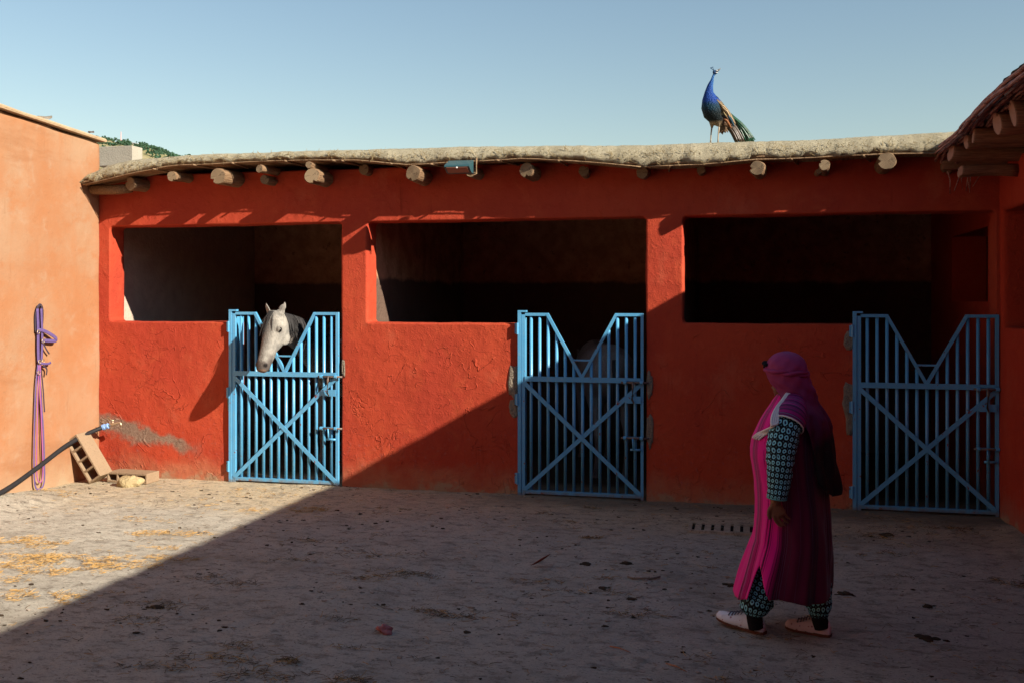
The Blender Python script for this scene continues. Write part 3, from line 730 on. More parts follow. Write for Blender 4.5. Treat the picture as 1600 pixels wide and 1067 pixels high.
# ------------------------------------------------------------------ solar wall lamp under the eave
M_TEAL = plain('teal_metal', (.03, .08, .09), .35, .5, .15, 10)
M_LENS = plain('brown_lens', (.22, .11, .08), .3, .5, .15, 8)
lamp = empty('solar_lamp', (-2.63, -.5, 3.12), 'small teal solar lamp fixed under the mud eave', 'lamp')
g = G()
x0, x1 = -2.755, -2.515
prof = [(-.40, 3.185), (-.545, 3.125), (-.555, 3.108), (-.475, 3.060), (-.40, 3.058)]
g.loft([[(x, y, z) for y, z in prof] for x in (x0, x0 + .004, x1 - .004, x1)]); o = g.obj('housing', M_TEAL, lamp); fix_normals(o.data)
g = G(); g.add([(x0 + .02, -.551, 3.103), (x1 - .02, -.551, 3.103), (x1 - .02, -.483, 3.0625), (x0 + .02, -.483, 3.0625), (x0 + .02, -.556, 3.099), (x1 - .02, -.556, 3.099), (x1 - .02, -.488, 3.0585), (x0 + .02, -.488, 3.0585)], [(0,3,2,1),(4,5,6,7),(0,1,5,4),(1,2,6,5),(2,3,7,6),(3,0,4,7)]); o = g.obj('lens', M_LENS, lamp); fix_normals(o.data)
g = G(); g.loft(blob((-2.635, -.553, 3.098), (.011, .008, .009), 8, 6)); g.obj('sensor', M_WHITE, lamp, True)
g = G(); g.box((-2.66, -.405, 3.07), (-2.60, -.28, 3.095)); g.obj('bracket', M_STEEL, lamp)
g = G(); g.tube([(-2.485, -.40, 3.20), (-2.487, -.41, 3.12), (-2.483, -.41, 3.055), (-2.50, -.42, 3.045), (-2.55, -.425, 3.04)], [.008, .007, .007, .005, .003], 6)
tag(g.obj('hanging_cane', M_CANE, smooth=True), 'short pale split cane hanging down right beside the teal lamp', 'cane')

# ------------------------------------------------------------------ drain grate
dg = empty('drain_grate', (-.15, -1.05, 0), 'sunken drain grate with dark slots between woman and middle gate', 'drain grate')
M_GRATE = plain('dusty_iron', (.20, .165, .14), .85, .2, .4, 25, .004)
M_SLOT_SHADE = plain('slot_shade_black', (.012, .010, .009), .9, .1)
gx0, gx1, gy0, gy1, gz1 = -.46, .16, -1.20, -.93, .022
g = G(); g.box((gx0 - .03, gy0 - .03, -.04), (gx1 + .03, gy0, gz1)); g.box((gx0 - .03, gy1, -.04), (gx1 + .03, gy1 + .03, gz1))
g.box((gx0 - .03, gy0, -.04), (gx0, gy1, gz1)); g.box((gx1, gy0, -.04), (gx1 + .03, gy1, gz1)); g.obj('frame', M_GROUND, dg)
nb = 8
for i in range(nb):
    xa = gx0 + (gx1 - gx0) * (i + .30) / nb; g = G(); g.box((xa, gy0, -.035), (xa + .052, gy1, gz1 - .003)); g.obj('bar', M_GROUND, dg)
g = G(); g.box((gx0, gy0, -.05), (gx1, gy1, .006)); g.obj('slot_shade', M_SLOT_SHADE, dg)  # black sheet standing in for the shade down in the slots

# ------------------------------------------------------------------ straw, chaff, pebbles
t = MT('straw', .7, .3); t.col(t.mix(t.noise(7, 3), (.27, .14, .035), (.60, .38, .13))); M_STRAW = t.m
M_CHAFF = plain('dark_chaff', (.11, .075, .04), .9, .2, .5, 9)
r3 = random.Random(11)
def blade(g, x, y, z, L, w, a, tilt):
    d = Vector((cos(a), sin(a), tilt)); n = Vector((-sin(a), cos(a), 0)) * w
    p = Vector((x, y, z)); q = p + d * L; m = (p + q) / 2 + Vector((0, 0, L * r3.uniform(-.04, .1))) + n * r3.uniform(-2, 2)
    up = Vector((0, 0, w * 1.3)); rings = [[c + n, c - n, c + up] for c in (p, m, q)]
    g.loft(rings, cap=False)
PATCH = [(-5.44, -2.76, .34, .17, 260), (-5.15, -3.45, .62, .42, 950), (-4.60, -3.15, .60, .14, 330), (-4.15, -2.94, .32, .08, 110), (-4.45, -3.32, .22, .10, 110), (-4.35, -4.0, .38, .11, 190), (-4.02, -3.82, .2, .05, 50), (-5.0, -1.85, .3, .12, 60),
         (-4.73, -2.25, .2, .09, 70), (-4.40, -2.2, .25, .1, 60), (-4.85, -1.05, .3, .22, 50), (-4.1, -1.28, .45, .06, 90), (-3.84, -1.15, .17, .11, 190), (-6.5, -1.1, .25, .12, 60), (-4.38, -2.66, .2, .07, 40),
         (-3.2, -2.8, .2, .07, 50), (-3.5, -3.35, .25, .1, 50), (-3.5, -3.95, .3, .09, 80), (-3.5, -4.25, .2, .09, 60), (-2.57, -3.1, .22, .07, 60), (-1.93, -3.7, .32, .07, 130), (-2.3, -2.95, .3, .1, 90),
         (-2.75, -4.7, .3, .08, 80), (-2.2, -4.85, .4, .12, 130), (-2.65, -4.5, .2, .06, 50), (1.5, -.7, .55, .16, 170), (1.75, -2.2, .2, .14, 150), (-4.6, -.5, .5, .25, 60), (-2.75, -2.5, .4, .12, 50), (1.3, -.35, .4, .1, 60)] + [(r3.uniform(-3.4, 1.9), -r3.uniform(.4, 5.2), r3.uniform(.08, .35), r3.uniform(.03, .08), r3.randint(10, 45)) for _ in range(60)]
g = G(); gd = G()
for (x, y, rx, ry, n) in PATCH:
    for _ in range(int(n * 2.2)):
        a = r3.uniform(0, 2 * pi); q = r3.random() ** .6
        px, py = x + rx * q * cos(a), y + ry * q * sin(a)
        if noise.noise(Vector((px * 5, py * 9, 3))) < -.08: continue
        dark = r3.random() < (.12 if x < -3.7 else .7)
        blade(gd if dark else g, px, py, gz(px, py) + r3.uniform(.0, .010 + .022 * (1 - q) * min(1, n / 300)), r3.uniform(.012, .065), r3.uniform(.0007, .0018), r3.uniform(0, 2 * pi), r3.uniform(-.08, .3))
for _ in range(2600):
    px = r3.uniform(-6.6, 2.0); py = -r3.random() ** 1.2 * 5.6
    if noise.noise(Vector((px * .9, py * 1.4, 8))) < -.05 and r3.random() < .8: continue
    blade(gd if r3.random() < .5 else g, px, py, gz(px, py) + .002, r3.uniform(.012, .07), r3.uniform(.0008, .002), r3.uniform(0, 2 * pi), r3.uniform(-.02, .1))
tag(g.obj('straw', M_STRAW), 'golden straw scattered in thin patches over the dirt yard', 'straw', kind='stuff')
tag(gd.obj('chaff', M_CHAFF), 'dark broken chaff scattered over the dirt yard', 'chaff', kind='stuff')
def lump(g, c, r, seed, flat=.4, nu=6, nv=4):
    rings = blob((0, 0, 0), (r * r3.uniform(.8, 1.6), r * r3.uniform(.5, 1.1), r * flat), nu, nv)
    g.loft([[Vector(c) + p * (1 + 1.0 * noise.noise(p / r * 1.3 + Vector((seed, 0, 0)))) for p in q] for q in rings])
M_PEB = plain('pebble_stone', (.30, .26, .21), .9, .2, .5, 3); M_DUNG = plain('dry_dung', (.06, .043, .028), .95, .1, .4, 30, .01)
g = G(); gd = G()
for i in range(4200):
    px = r3.uniform(-6.7, 2.05); py = -r3.random() ** 1.1 * 5.7
    if noise.noise(Vector((px * 1.1, py * 1.6, 2))) < -.1: continue
    r = .0035 + .013 * r3.random() ** 3.5
    lump(gd if r3.random() < .42 else g, (px, py, gz(px, py) + r * .2), r, i * 1.3)
tag(g.obj('gravel', M_PEB), 'small pale grit and pebbles scattered over the dirt yard', 'gravel', kind='stuff')
tag(gd.obj('crumbs', M_DUNG), 'small dark crumbs of dung and soil over the dirt yard', 'crumbs', kind='stuff')

# single things lying on the yard
for i, (x, y, r, lab) in enumerate([(-1.136, -2.40, .055, 'flat dark dung clod in the shaded middle of the yard'), (-.846, -2.35, .05, 'dark dung clod just behind the curved twig'), (-.73, -3.18, .045, 'small black dung clod in front of the curved twig'),
        (-.92, -2.97, .05, 'brown dung clod close to the curved twig, on its camera side'), (.947, -3.54, .075, 'large dark dung clod on the ground to the right of the woman'), (.60, -2.68, .07, 'dark dung clod on the ground right behind the woman'),
        (.348, -2.5, .05, 'dung clod beside the hem of the pink robe'), (.476, -2.1, .05, 'small dung clod between the woman and the last gate'), (1.074, -2.85, .05, 'flat dark dung clod beyond the large clod on the right'),
        (-.12, -2.72, .05, 'reddish brown clod just left of the robe hem'), (-3.55, -3.98, .06, 'broad dark dung heap at the edge of the big shadow'), (1.05, -.95, .08, 'flat dark dung pat in front of the last gate')]):
    g = G(); r *= .62
    for k in range(7):                                  # a crumbled heap of several lumps
        a = r3.uniform(0, 6.3); q_ = r3.random(); rr = r * r3.uniform(.35, .7) * (1.1 - .5 * q_); c_ = Vector((x + r * 1.5 * q_ * cos(a), y + r * 1.1 * q_ * sin(a), 0)); c_.z = gz(c_.x, c_.y) + rr * .1
        g.loft([[p * (1 + .5 * noise.noise(p / rr * 1.2 + Vector((i * 3 + k, 0, 0))) + .35 * noise.noise(p / rr * 3)) + c_ for p in q] for q in blob((0, 0, 0), (rr * 1.3, rr, rr * .5), 10, 6)])
    o = g.obj('dung_clod', M_DUNG, smooth=True); fix_normals(o.data); tag(o, lab, 'dung clod', 'dung clods on the yard')
g = G(); rings = []                                     # dry red leaf
for i in range(7):
    t_ = i / 6; w = .028 * sin(pi * min(1, t_ * .93 + .04)); c = Vector((-1.50 + .13 * t_, -2.55 + .04 * t_, gz(-1.46, -2.53) + .012 + .075 * t_ ** 1.5))
    rings.append([c + Vector((0, w, w * .5)), c, c + Vector((0, -w, w * .6)), c + Vector((0, -w, w * .6 + .002)), c + Vector((0, 0, .0025)), c + Vector((0, w, w * .5 + .002))])
g.loft(rings); o = g.obj('dry_leaf', plain('rust_leaf', (.20, .055, .03), .7, .2, .3, 20), smooth=True); fix_normals(o.data); tag(o, 'curled rust red leaf on the dirt before the middle gate', 'leaf')
g = G(); q = [(-.80, -2.70), (-.76, -2.735), (-.70, -2.755), (-.63, -2.74), (-.585, -2.69)]
g.tube(spline([(x, y, gz(x, y) + .012) for x, y in q]), [.007] * 25, 6); tag(g.obj('twig', plain('grey_twig', (.17, .14, .11), .8), smooth=True), 'curved thin twig lying on the shaded dirt left of the woman', 'twig')
M_STK = plain('orange_stalk', (.40, .16, .06), .7)
for (xa, ya, xb, yb, lab) in ((-.42, -4.24, -.31, -4.33, 'short orange stalk on the dirt at the lower middle'), (-.74, -4.05, -.62, -4.12, 'thin tan stalk on the dirt left of the orange stalk')):
    g = G(); g.tube([(xa, ya, gz(xa, ya) + .006), ((xa + xb) / 2, (ya + yb) / 2 + .006, gz(xa, ya) + .009), (xb, yb, gz(xb, yb) + .005)], [.0028, .0034, .002], 6); tag(g.obj('stalk', M_STK, smooth=True), lab, 'stalk')
g = G(); rings = blob((0, 0, 0), (.042, .028, .026), 22, 14)
g.loft([[p * (1 + 1.1 * noise.noise(p * 32) + .6 * noise.noise(p * 90)) + Vector((-2.02, -4.08, gz(-2.02, -4.08) + .018)) for p in q] for q in rings]); tag(g.obj('crumpled_scrap', plain('pink_scrap', (.42, .16, .15), .7, .2, .2, 30), smooth=True), 'crumpled pinkish scrap lying on the dirt at the lower middle', 'scrap')
# ------------------------------------------------------------------ bodies: lofted pieces fused into one surface
def chain(g, pts, n=14, side=(1, 0, 0)):
    """pts: (centre, half size along side, half size along the other cross axis)"""
    P = [Vector(p[0]) for p in pts]; rings = []
    for i, p in enumerate(pts):
        t = (P[min(i+1, len(P)-1)] - P[max(i-1, 0)]).normalized()
        s = Vector(side); s = (s - t * s.dot(t)).normalized(); w = t.cross(s)
        rings.append([P[i] + s * p[1] * cos(2*pi*j/n) + w * p[2] * sin(2*pi*j/n) for j in range(n)])
    t0 = (P[0] - P[1]).normalized(); t1 = (P[-1] - P[-2]).normalized()
    cap0 = [P[0] + (q - P[0]) * .55 + t0 * min(pts[0][1], pts[0][2]) * .6 for q in rings[0]]; cap1 = [P[-1] + (q - P[-1]) * .55 + t1 * min(pts[-1][1], pts[-1][2]) * .6 for q in rings[-1]]
    g.loft([cap0] + rings + [cap1]); return g

def paint_verts(o, fn):
    me = o.data; ca = me.color_attributes.new('Col', 'FLOAT_COLOR', 'POINT')
    buf = np.ones((len(me.vertices), 4)); 
    for i, v in enumerate(me.vertices): buf[i, :3] = fn(v.co)
    ca.data.foreach_set('color', buf.ravel())
def coat_mat(name, rough=.8, spec=.25, stretch=(1, 1, 1), bump=.006, scale=60, var=.3):
    t = MT(name, rough, spec); a = t.n('Attribute'); a.attribute_name = 'Col'
    k = t.noise(scale, 4, .6, co=t.co(stretch)); c = t.n('HueSaturation'); t.set(c.inputs['Value'], t.ramp(k, .2, .8, 1 - var, 1 + var)); t.set(c.inputs['Color'], a.outputs['Color'])
    t.col(c.outputs[0]); t.bump(k, bump); return t
def mixc(a, b, t): return tuple(x + (y - x) * t for x, y in zip(a, b))

M_HORSE = coat_mat('grey_horse_coat', .8, .15, (1, 1, .4), .006, 90, .22).m
M_MANE = plain('dark_mane', (.026, .024, .024), .6, .3, .5, 40)
M_EYE = plain('dark_eye', (.008, .006, .005), .08, .6, .1)

# ------------------------------------------------------------------ horse with its head over the gate
def build_horse_body(g, ox, oy, head_out):
    """trunk, legs and neck; the horse faces -Y, its chest at (ox, oy)"""
    V = lambda x, y, z: Vector((ox + x, oy + y, z))
    chain(g, [(V(0, -.02, 1.05), .15, .20), (V(0, .12, 1.07), .22, .30), (V(0, .35, 1.10), .26, .345), (V(0, .75, 1.07), .30, .33), (V(0, 1.15, 1.10), .30, .33), (V(0, 1.45, 1.13), .275, .31), (V(0, 1.65, 1.12), .21, .25), (V(0, 1.76, 1.08), .12, .16)])
    for s in (-1, 1):
        x = .155 * s
        chain(g, [(V(x, .22, 1.0), .10, .17), (V(x, .22, .80), .075, .105), (V(x, .20, .64), .055, .066), (V(x, .195, .48), .045, .05), (V(x, .20, .42), .036, .042), (V(x, .205, .22), .029, .034), (V(x, .20, .135), .038, .042), (V(x, .175, .07), .035, .04)], 12)
        chain(g, [(V(x, .165, .06), .042, .050), (V(x, .150, .012), .052, .064)], 12)
        chain(g, [(V(x, 1.45, 1.10), .13, .25), (V(x, 1.40, .88), .105, .17), (V(x, 1.46, .72), .068, .10), (V(x, 1.60, .56), .046, .07), (V(x, 1.63, .48), .042, .055), (V(x, 1.60, .36), .033, .04), (V(x, 1.57, .20), .030, .036), (V(x, 1.55, .13), .038, .042), (V(x, 1.52, .07), .035, .04)], 12)
        chain(g, [(V(x, 1.51, .06), .042, .05), (V(x, 1.495, .012), .052, .062)], 12)
def horse_head(g, P0, axis, nrm, lat, L):
    rings = []
    for t, wd, hh, sk in [(-.04, .055, .075, .0), (.0, .078, .098, 0), (.10, .098, .122, .0), (.22, .107, .138, .0), (.34, .100, .140, .0), (.46, .084, .118, .0), (.58, .068, .092, .0), (.70, .058, .078, .004), (.82, .057, .071, .004), (.90, .060, .066, .002), (.96, .053, .056, -.006), (1.0, .036, .036, -.016)]:
        c = P0 + axis * (L * t) - nrm * (hh - sk); ring = []
        for j in range(20):
            a = 2 * pi * j / 20; ca, sa = cos(a), sin(a)
            e = .82 if sa > 0 else .92                                   # flatter forehead, rounder jaw
            u = math.copysign(abs(ca) ** e, ca); v = math.copysign(abs(sa) ** e, sa)
            ring.append(c + lat * wd * 1.12 * u * (1 - .22 * max(0, -v)) + nrm * hh * v)
        rings.append(ring)
    g.loft(rings)
    for s in (-1, 1):
        q = P0 + axis * (L * .27) + lat * (.100 * s) - nrm * .060          # brow and eye socket
        g.loft(blob(q + nrm * .014, (.026, .030, .022), 10, 7, Matrix((lat, axis, nrm)).transposed()))
        q = P0 + axis * (L * .33) + lat * (.072 * s) - nrm * .185          # cheek
        g.loft(blob(q, (.034, .085, .085), 12, 8, Matrix((lat, axis, nrm)).transposed()))
        chain(g, [(P0 + axis * (L * .36) + lat * (.088 * s) - nrm * .085, .010, .012), (P0 + axis * (L * .50) + lat * (.072 * s) - nrm * .075, .009, .010), (P0 + axis * (L * .62) + lat * (.056 * s) - nrm * .07, .006, .007)], 8, lat)   # facial crest
        q = P0 + axis * (L * .885) + lat * (.052 * s) - nrm * .035         # nostril rim
        g.loft(blob(q, (.018, .036, .026), 10, 7, Matrix((lat, axis, nrm)).transposed()))
    chain(g, [(P0 + axis * (L * .93) - nrm * .115, .034, .022), (P0 + axis * (L * .80) - nrm * .132, .036, .022), (P0 + axis * (L * .62) - nrm * .16, .034, .022)], 10, lat)   # lower lip and chin
    for s in (-1, 1):                                                  # ears: open cups
        b = P0 + lat * (.072 * s) - nrm * .045 - axis * .0
        up = (-axis * .85 + nrm * .18 + lat * (.40 * s)).normalized(); out = (nrm * .8 + lat * (.55 * s)); out = (out - up * out.dot(up)).normalized(); sd_ = up.cross(out)
        rr = []
        for t, w in ((-.1, .034), (.0, .039), (.22, .046), (.45, .043), (.7, .029), (.9, .013), (1.0, .003)):
            c = b + up * (.135 * t) + out * (.012 * sin(pi * max(0, t)))
            rr.append([c + sd_ * w * cos(a) + out * (w * .55 * sin(a) - (.55 * w if (sin(a) > .3 and .05 < t < .95) else 0)) for a in np.linspace(0, 2 * pi, 13)[:-1]])
        g.loft(rr)
P0 = Vector((-4.665, -.215, 1.752)); axis_ = Vector((-.068, -.353, -.933)).normalized(); lat_ = Vector((.965, -.26, .03)); lat_ = (lat_ - axis_ * lat_.dot(axis_)).normalized(); nrm_ = axis_.cross(lat_)
if nrm_.y > 0: nrm_ = -nrm_
HL = .605
horse = empty('horse', (-4.5, 1.2, 0), 'pale grey horse looking out over the first gate in the sun', 'horse', 'horses in the stalls')
g = G(); build_horse_body(g, -4.55, .92, True); horse_head(g, P0, axis_, nrm_, lat_, HL)
chain(g, [(P0 - nrm_ * .10 + axis_ * .03, .072, .09), (Vector((-4.63, -.02, 1.60)), .078, .135), (Vector((-4.57, .25, 1.50)), .092, .175), (Vector((-4.57, .60, 1.33)), .115, .225), (Vector((-4.56, .98, 1.20)), .17, .28)], 16)
body = remeshed(g, 'body', M_HORSE, .0095, horse, 3, .5)
def horse_col(p):
    rel = p - P0; t = rel.dot(axis_) / HL; dn = -rel.dot(nrm_); l = rel.dot(lat_)
    dap = noise.noise(p * 26) + .6 * noise.noise(p * 55); base = mixc((.325, .305, .265), (.17, .165, .155), max(0, min(1, .42 + .9 * noise.noise(p * 8) + .55 * dap)) * .75)
    if t > .12 and t < .75: base = mixc(base, (.17, .155, .135), sm(dn, .05, .0) * .55)  # face front darkened: grey nose bridge, with the forelock's shadow painted in
    if p.y > -.08: base = mixc(base, (.27, .25, .22), sm(p.y, -.08, .2))
    if t > .5 and p.y < -.05:
        k = sm(t + .10 * noise.noise(p * 22) + dn * .3, .66, .92); base = mixc(base, (.085, .07, .062), k * .95)
        if t > .97: base = mixc(base, (.30, .17, .10), .5)
    e = P0 + axis_ * (HL * .27) - nrm_ * .062
    for s in (-1, 1):
        d = (p - (e + lat_ * (.10 * s))).length; base = mixc(base, (.085, .075, .065), sm(d, .060, .018) * .7)
        d = (p - (P0 + axis_ * (HL * .90) + lat_ * (.056 * s) - nrm_ * .030)).length; base = mixc(base, (.012, .01, .01), sm(d, .030, .014))
    if .0 < t < .55 and dn > .20: base = mixc(base, (.13, .11, .10), sm(dn, .21, .27) * .75)       # grey under the jaw
    return base
paint_verts(body, horse_col)
for s in (-1, 1):
    q = P0 + axis_ * (HL * .275) + lat_ * (.112 * s) - nrm_ * .057
    g = G(); g.loft(blob(q, (.016, .027, .018), 12, 8, Matrix((lat_, axis_, nrm_)).transposed())); g.obj('eye', M_EYE, horse, True)
def hair_strand(g, pts, w, seed):
    g.tube(spline(pts, 4), [w * (1 - .75 * i / (len(pts) * 4 - 4)) + .0012 for i in range(len(pts) * 4 - 3)], 5)
r4 = random.Random(3)
g = G()
for i in range(30):                                     # forelock parted to the horse's right
    u = r4.uniform(-1, .6); a = P0 - axis_ * .012 + lat_ * (.038 * u) - nrm_ * r4.uniform(.0, .02)
    sd2 = -1 if r4.random() < .9 else .5
    L = r4.uniform(.13, .27)
    hair_strand(g, [a, a + axis_ * L * .3 + nrm_ * .014 + lat_ * (.018 * sd2), a + axis_ * L * .65 + nrm_ * .012 + lat_ * (.050 * sd2 * r4.uniform(.5, 1.2)), a + axis_ * L + nrm_ * .002 + lat_ * (.068 * sd2 * r4.uniform(.5, 1.2)) - nrm_ * .01], r4.uniform(.003, .006), i)
g.obj('forelock', M_MANE, horse, True)
g = G(); crest = spline([Vector((-4.64, -.08, 1.745)), Vector((-4.60, .1, 1.715)), Vector((-4.57, .3, 1.66)), Vector((-4.57, .62, 1.56)), Vector((-4.56, .95, 1.47))], 12)
for i, c in enumerate(crest):
    for k in range(7):
        o_ = Vector((r4.uniform(-.01, .01), r4.uniform(-.02, .02), 0)); s = 1 if r4.random() < .85 else -1; L = r4.uniform(.16, .27)
        hair_strand(g, [c + o_, c + o_ + Vector((.055 * s, -.006, -.02)), c + o_ + Vector((.10 * s, -.012, -L * .55)), c + o_ + Vector((.115 * s + r4.uniform(-.02, .02), -.015, -L))], r4.uniform(.003, .007), i)
g.obj('mane', M_MANE, horse, True)
def tail(parent, x, y):
    g = G()
    for i in range(40):
        a = r4.uniform(0, 6.3); o_ = Vector((.03 * cos(a), .02 * sin(a), 0))
        hair_strand(g, [Vector((x, y, 1.28)) + o_ * .5, Vector((x, y + .06, 1.18)) + o_, Vector((x, y + .07, .85)) + o_ * 1.6, Vector((x, y + .04, .42 + r4.uniform(0, .15))) + o_ * 1.5], .010, i)
    g.obj('tail', M_MANE, parent, True)
tail(horse, -4.55, 2.66)

# second horse, turned away in the dark of the middle stall
horse2 = empty('horse', (-1.9, 1.9, 0), 'dim grey horse standing inside the dark middle stall behind the gate', 'horse', 'horses in the stalls')
g = G(); build_horse_body(g, 0, 0, False)
chain(g, [(Vector((0, -.66, 1.10)), .075, .10), (Vector((0, -.50, 1.14)), .085, .14), (Vector((0, -.26, 1.17)), .11, .20), (Vector((0, .06, 1.16)), .17, .27)], 16)
Q0 = Vector((0, -.70, 1.22)); ax2 = Vector((0, -.62, -.78)).normalized(); la2 = Vector((1, 0, 0)); nr2 = Vector((0, -.78, .62))
horse_head(g, Q0, ax2, nr2, la2, .62)
MX = Matrix.Translation((-2.02, 2.95, 0)) @ Matrix.Rotation(radians(172), 4, 'Z') @ Matrix.Translation((0, 0, 0))
# turned so that its quarters are towards the gate
MX = Matrix.Translation((-1.85, 2.62, -.03)) @ Matrix.Rotation(radians(196), 4, 'Z')
g.v = [tuple(MX @ Vector(p)) for p in g.v]
b2 = remeshed(g, 'body', M_HORSE, .016, horse2, 3, .5)
paint_verts(b2, lambda p: mixc((.26, .25, .23), (.13, .12, .115), max(0, min(1, .5 + 1.5 * noise.noise(p * 5))) * .5))
g = G()
for i in range(30):
    a = r4.uniform(0, 6.3); o_ = Vector((.03 * cos(a), .02 * sin(a), 0))
    hair_strand(g, [MX @ (Vector((0, 1.76, 1.28)) + o_ * .5), MX @ (Vector((0, 1.83, 1.18)) + o_), MX @ (Vector((0, 1.84, .85)) + o_ * 1.6), MX @ (Vector((0, 1.80, .45)) + o_ * 1.5)], .010, i)
g.obj('tail', M_MANE, horse2, True)

# ------------------------------------------------------------------ peacock on the roof edge
PK = Vector((-.315, -.03, 3.312)); PU = U; PF = F
def pk(u, z, w=0.): return PK + PU * u + PF * w + Vector((0, 0, z))
peacock = empty('peacock', PK, 'blue peacock standing on the edge of the mud roof', 'peacock')
g = G()
def pc(pts, n=14): chain(g, [(pk(u, z, w), rt, ru) for (u, z, w, ru, rt) in pts], n, PF)
pc([(.005, .655, 0, .013, .014), (-.012, .625, 0, .0105, .011), (-.022, .585, 0, .0165, .017), (-.038, .54, 0, .027, .026), (-.050, .48, 0, .040, .036), (-.044, .42, 0, .070, .06), (-.026, .36, 0, .100, .08), (-.004, .295, 0, .104, .088), (.035, .245, 0, .086, .078), (.09, .20, 0, .060, .06), (.135, .165, 0, .035, .04)], 18)
g.loft(blob(pk(.007, .663), (.026, .019, .021), 12, 8, Matrix((PU, PF, Vector((0, 0, 1)))).transposed()))
for w, u in ((-.035, .035), (.03, -.02)):
    pc([(u, .26, w, .045, .036), (u + .002, .20, w, .024, .022), (u + .003, .155, w, .011, .011)], 10)
pb = remeshed(g, 'body', None, .0062, peacock, 3, .5)
def pk_col(p):
    d = p - PK; u, z = d.dot(PU), d.z; n = noise.noise(p * 30) * .02
    blue, dk, teal, tan = (.007, .038, .20), (.002, .007, .009), (.003, .03, .055), (.20, .15, .07)
    c = mixc(blue, (.018, .095, .27), sm(z, .42, .56) * sm(u, -.06, .0))  # sunlit side of the neck painted paler blue
    c = mixc(c, teal, sm(z + n, .40, .34)); c = mixc(c, dk, sm(z + n, .345, .27))
    if z < .215 and abs(u) < .06: c = mixc(c, (.22, .165, .10), sm(z, .215, .185))
    if u > .045 and z > .25: c = mixc(c, tan, sm(u + n * 2, .04, .075))
    if u > .05 and z < .25: c = mixc(c, (.10, .055, .03), sm(u, .05, .1))
    if z > .635: c = (.012, .05, .14) if u < .012 else (.035, .05, .055)
    return c
paint_verts(pb, pk_col); pb.data.materials.clear(); tt = coat_mat('peacock_plumage', .55, .18, (1, 1, 1), .003, 130, .45); tt.bump(tt.vor(95), .006, .9); pb.data.materials.append(tt.m)
M_BEAK = plain('horn_beak', (.10, .09, .08), .4, .4); M_LEG = plain('scaly_leg', (.33, .27, .19), .6, .3, .3, 60, .002)
g = G(); chain(g, [(pk(.024, .672), .010, .010), (pk(.042, .685), .006, .007), (pk(.058, .699), .0015, .002)], 8, PF); g.obj('beak', M_BEAK, peacock, True)
g = G()
for w in (-.018, .018): g.loft(blob(pk(.014, .667, w), (.004, .003, .004), 8, 6))
g.obj('eye', M_EYE, peacock, True)
for w in (-.0165,):
    g = G(); g.loft(blob(pk(.018, .675, w), (.012, .003, .0035), 8, 6)); g.loft(blob(pk(.016, .655, w), (.011, .003, .004), 8, 6)); g.obj('face_patch', M_WHITE, peacock, True)
M_CREST = plain('crest_blue', (.015, .06, .14), .5)
g = G()
for i in range(9):
    a = (i - 4) * .10; b = pk(-.006, .680, .004 * (i - 4)); d = Vector(PU) * (-.030 + .004 * abs(i - 4)) + PF * (a * .05) + Vector((0, 0, .022))
    g.tube([b, b + d * .6, b + d], [.001, .0008, .0008], 4); g.loft(blob(b + d, (.0032, .0032, .0042), 6, 5))
g.obj('crest', M_CREST, peacock, True)
for w, u in ((-.035, .038), (.03, -.017)):
    g = G(); zf = .004 - .012 * (w < 0)
    g.tube([pk(u, .165, w), pk(u - .008, .10, w), pk(u - .011, .045, w), pk(u - .012, zf + .012, w)], [.0085, .0062, .006, .0075], 8)
    for da in (-.5, 0., .5): 
        ca, sa = cos(da), sin(da)
        g.tube([pk(u - .012, zf + .012, w), pk(u - .012 - .028 * ca, zf + .006, w - .028 * sa), pk(u - .012 - .048 * ca, zf, w - .048 * sa)], [.006, .0045, .0022], 6)
    g.tube([pk(u - .012, zf + .012, w), pk(u + .012, zf + .003, w)], [.005, .002], 6); g.obj('leg', M_LEG, peacock, True)
def bars():
    t = MT('barred_wing', .6, .3); k = t.n('TexWave', wave_type='BANDS', bands_direction='DIAGONAL'); k.inputs['Scale'].default_value = 26; k.inputs['Distortion'].default_value = 5; k.inputs['Detail'].default_value = 2
    t.nt.links.new(t.tc.outputs['Object'], k.inputs[0]); t.col(t.mix(t.ramp(k.outputs['Fac'], .4, .6), (.06, .045, .03), (.36, .25, .13))); return t.m
M_BAR = bars(); M_RUST = plain('rust_primary', (.22, .085, .03), .6, .3, .3, 40); M_TEALW = plain('dark_teal_covert', (.006, .035, .06), .4, .5, .4, 40)
def leafblade(g, pts, w, wd=(0, 0, 1), prof=None, th=.0016):
    P = spline(pts, 4); rings = []; n = len(P)
    for i, p in enumerate(P):
        t = (P[min(i+1, n-1)] - P[max(i-1, 0)]).normalized(); s = Vector(wd); s = (s - t * s.dot(t)).normalized(); nn = t.cross(s); q = i / (n - 1)
        ww = w * (prof(q) if prof else sin(pi * (.12 + .83 * q)) ** .6)
        rings.append([p + s * ww, p + nn * th, p - s * ww, p - nn * th])
    g.loft(rings)
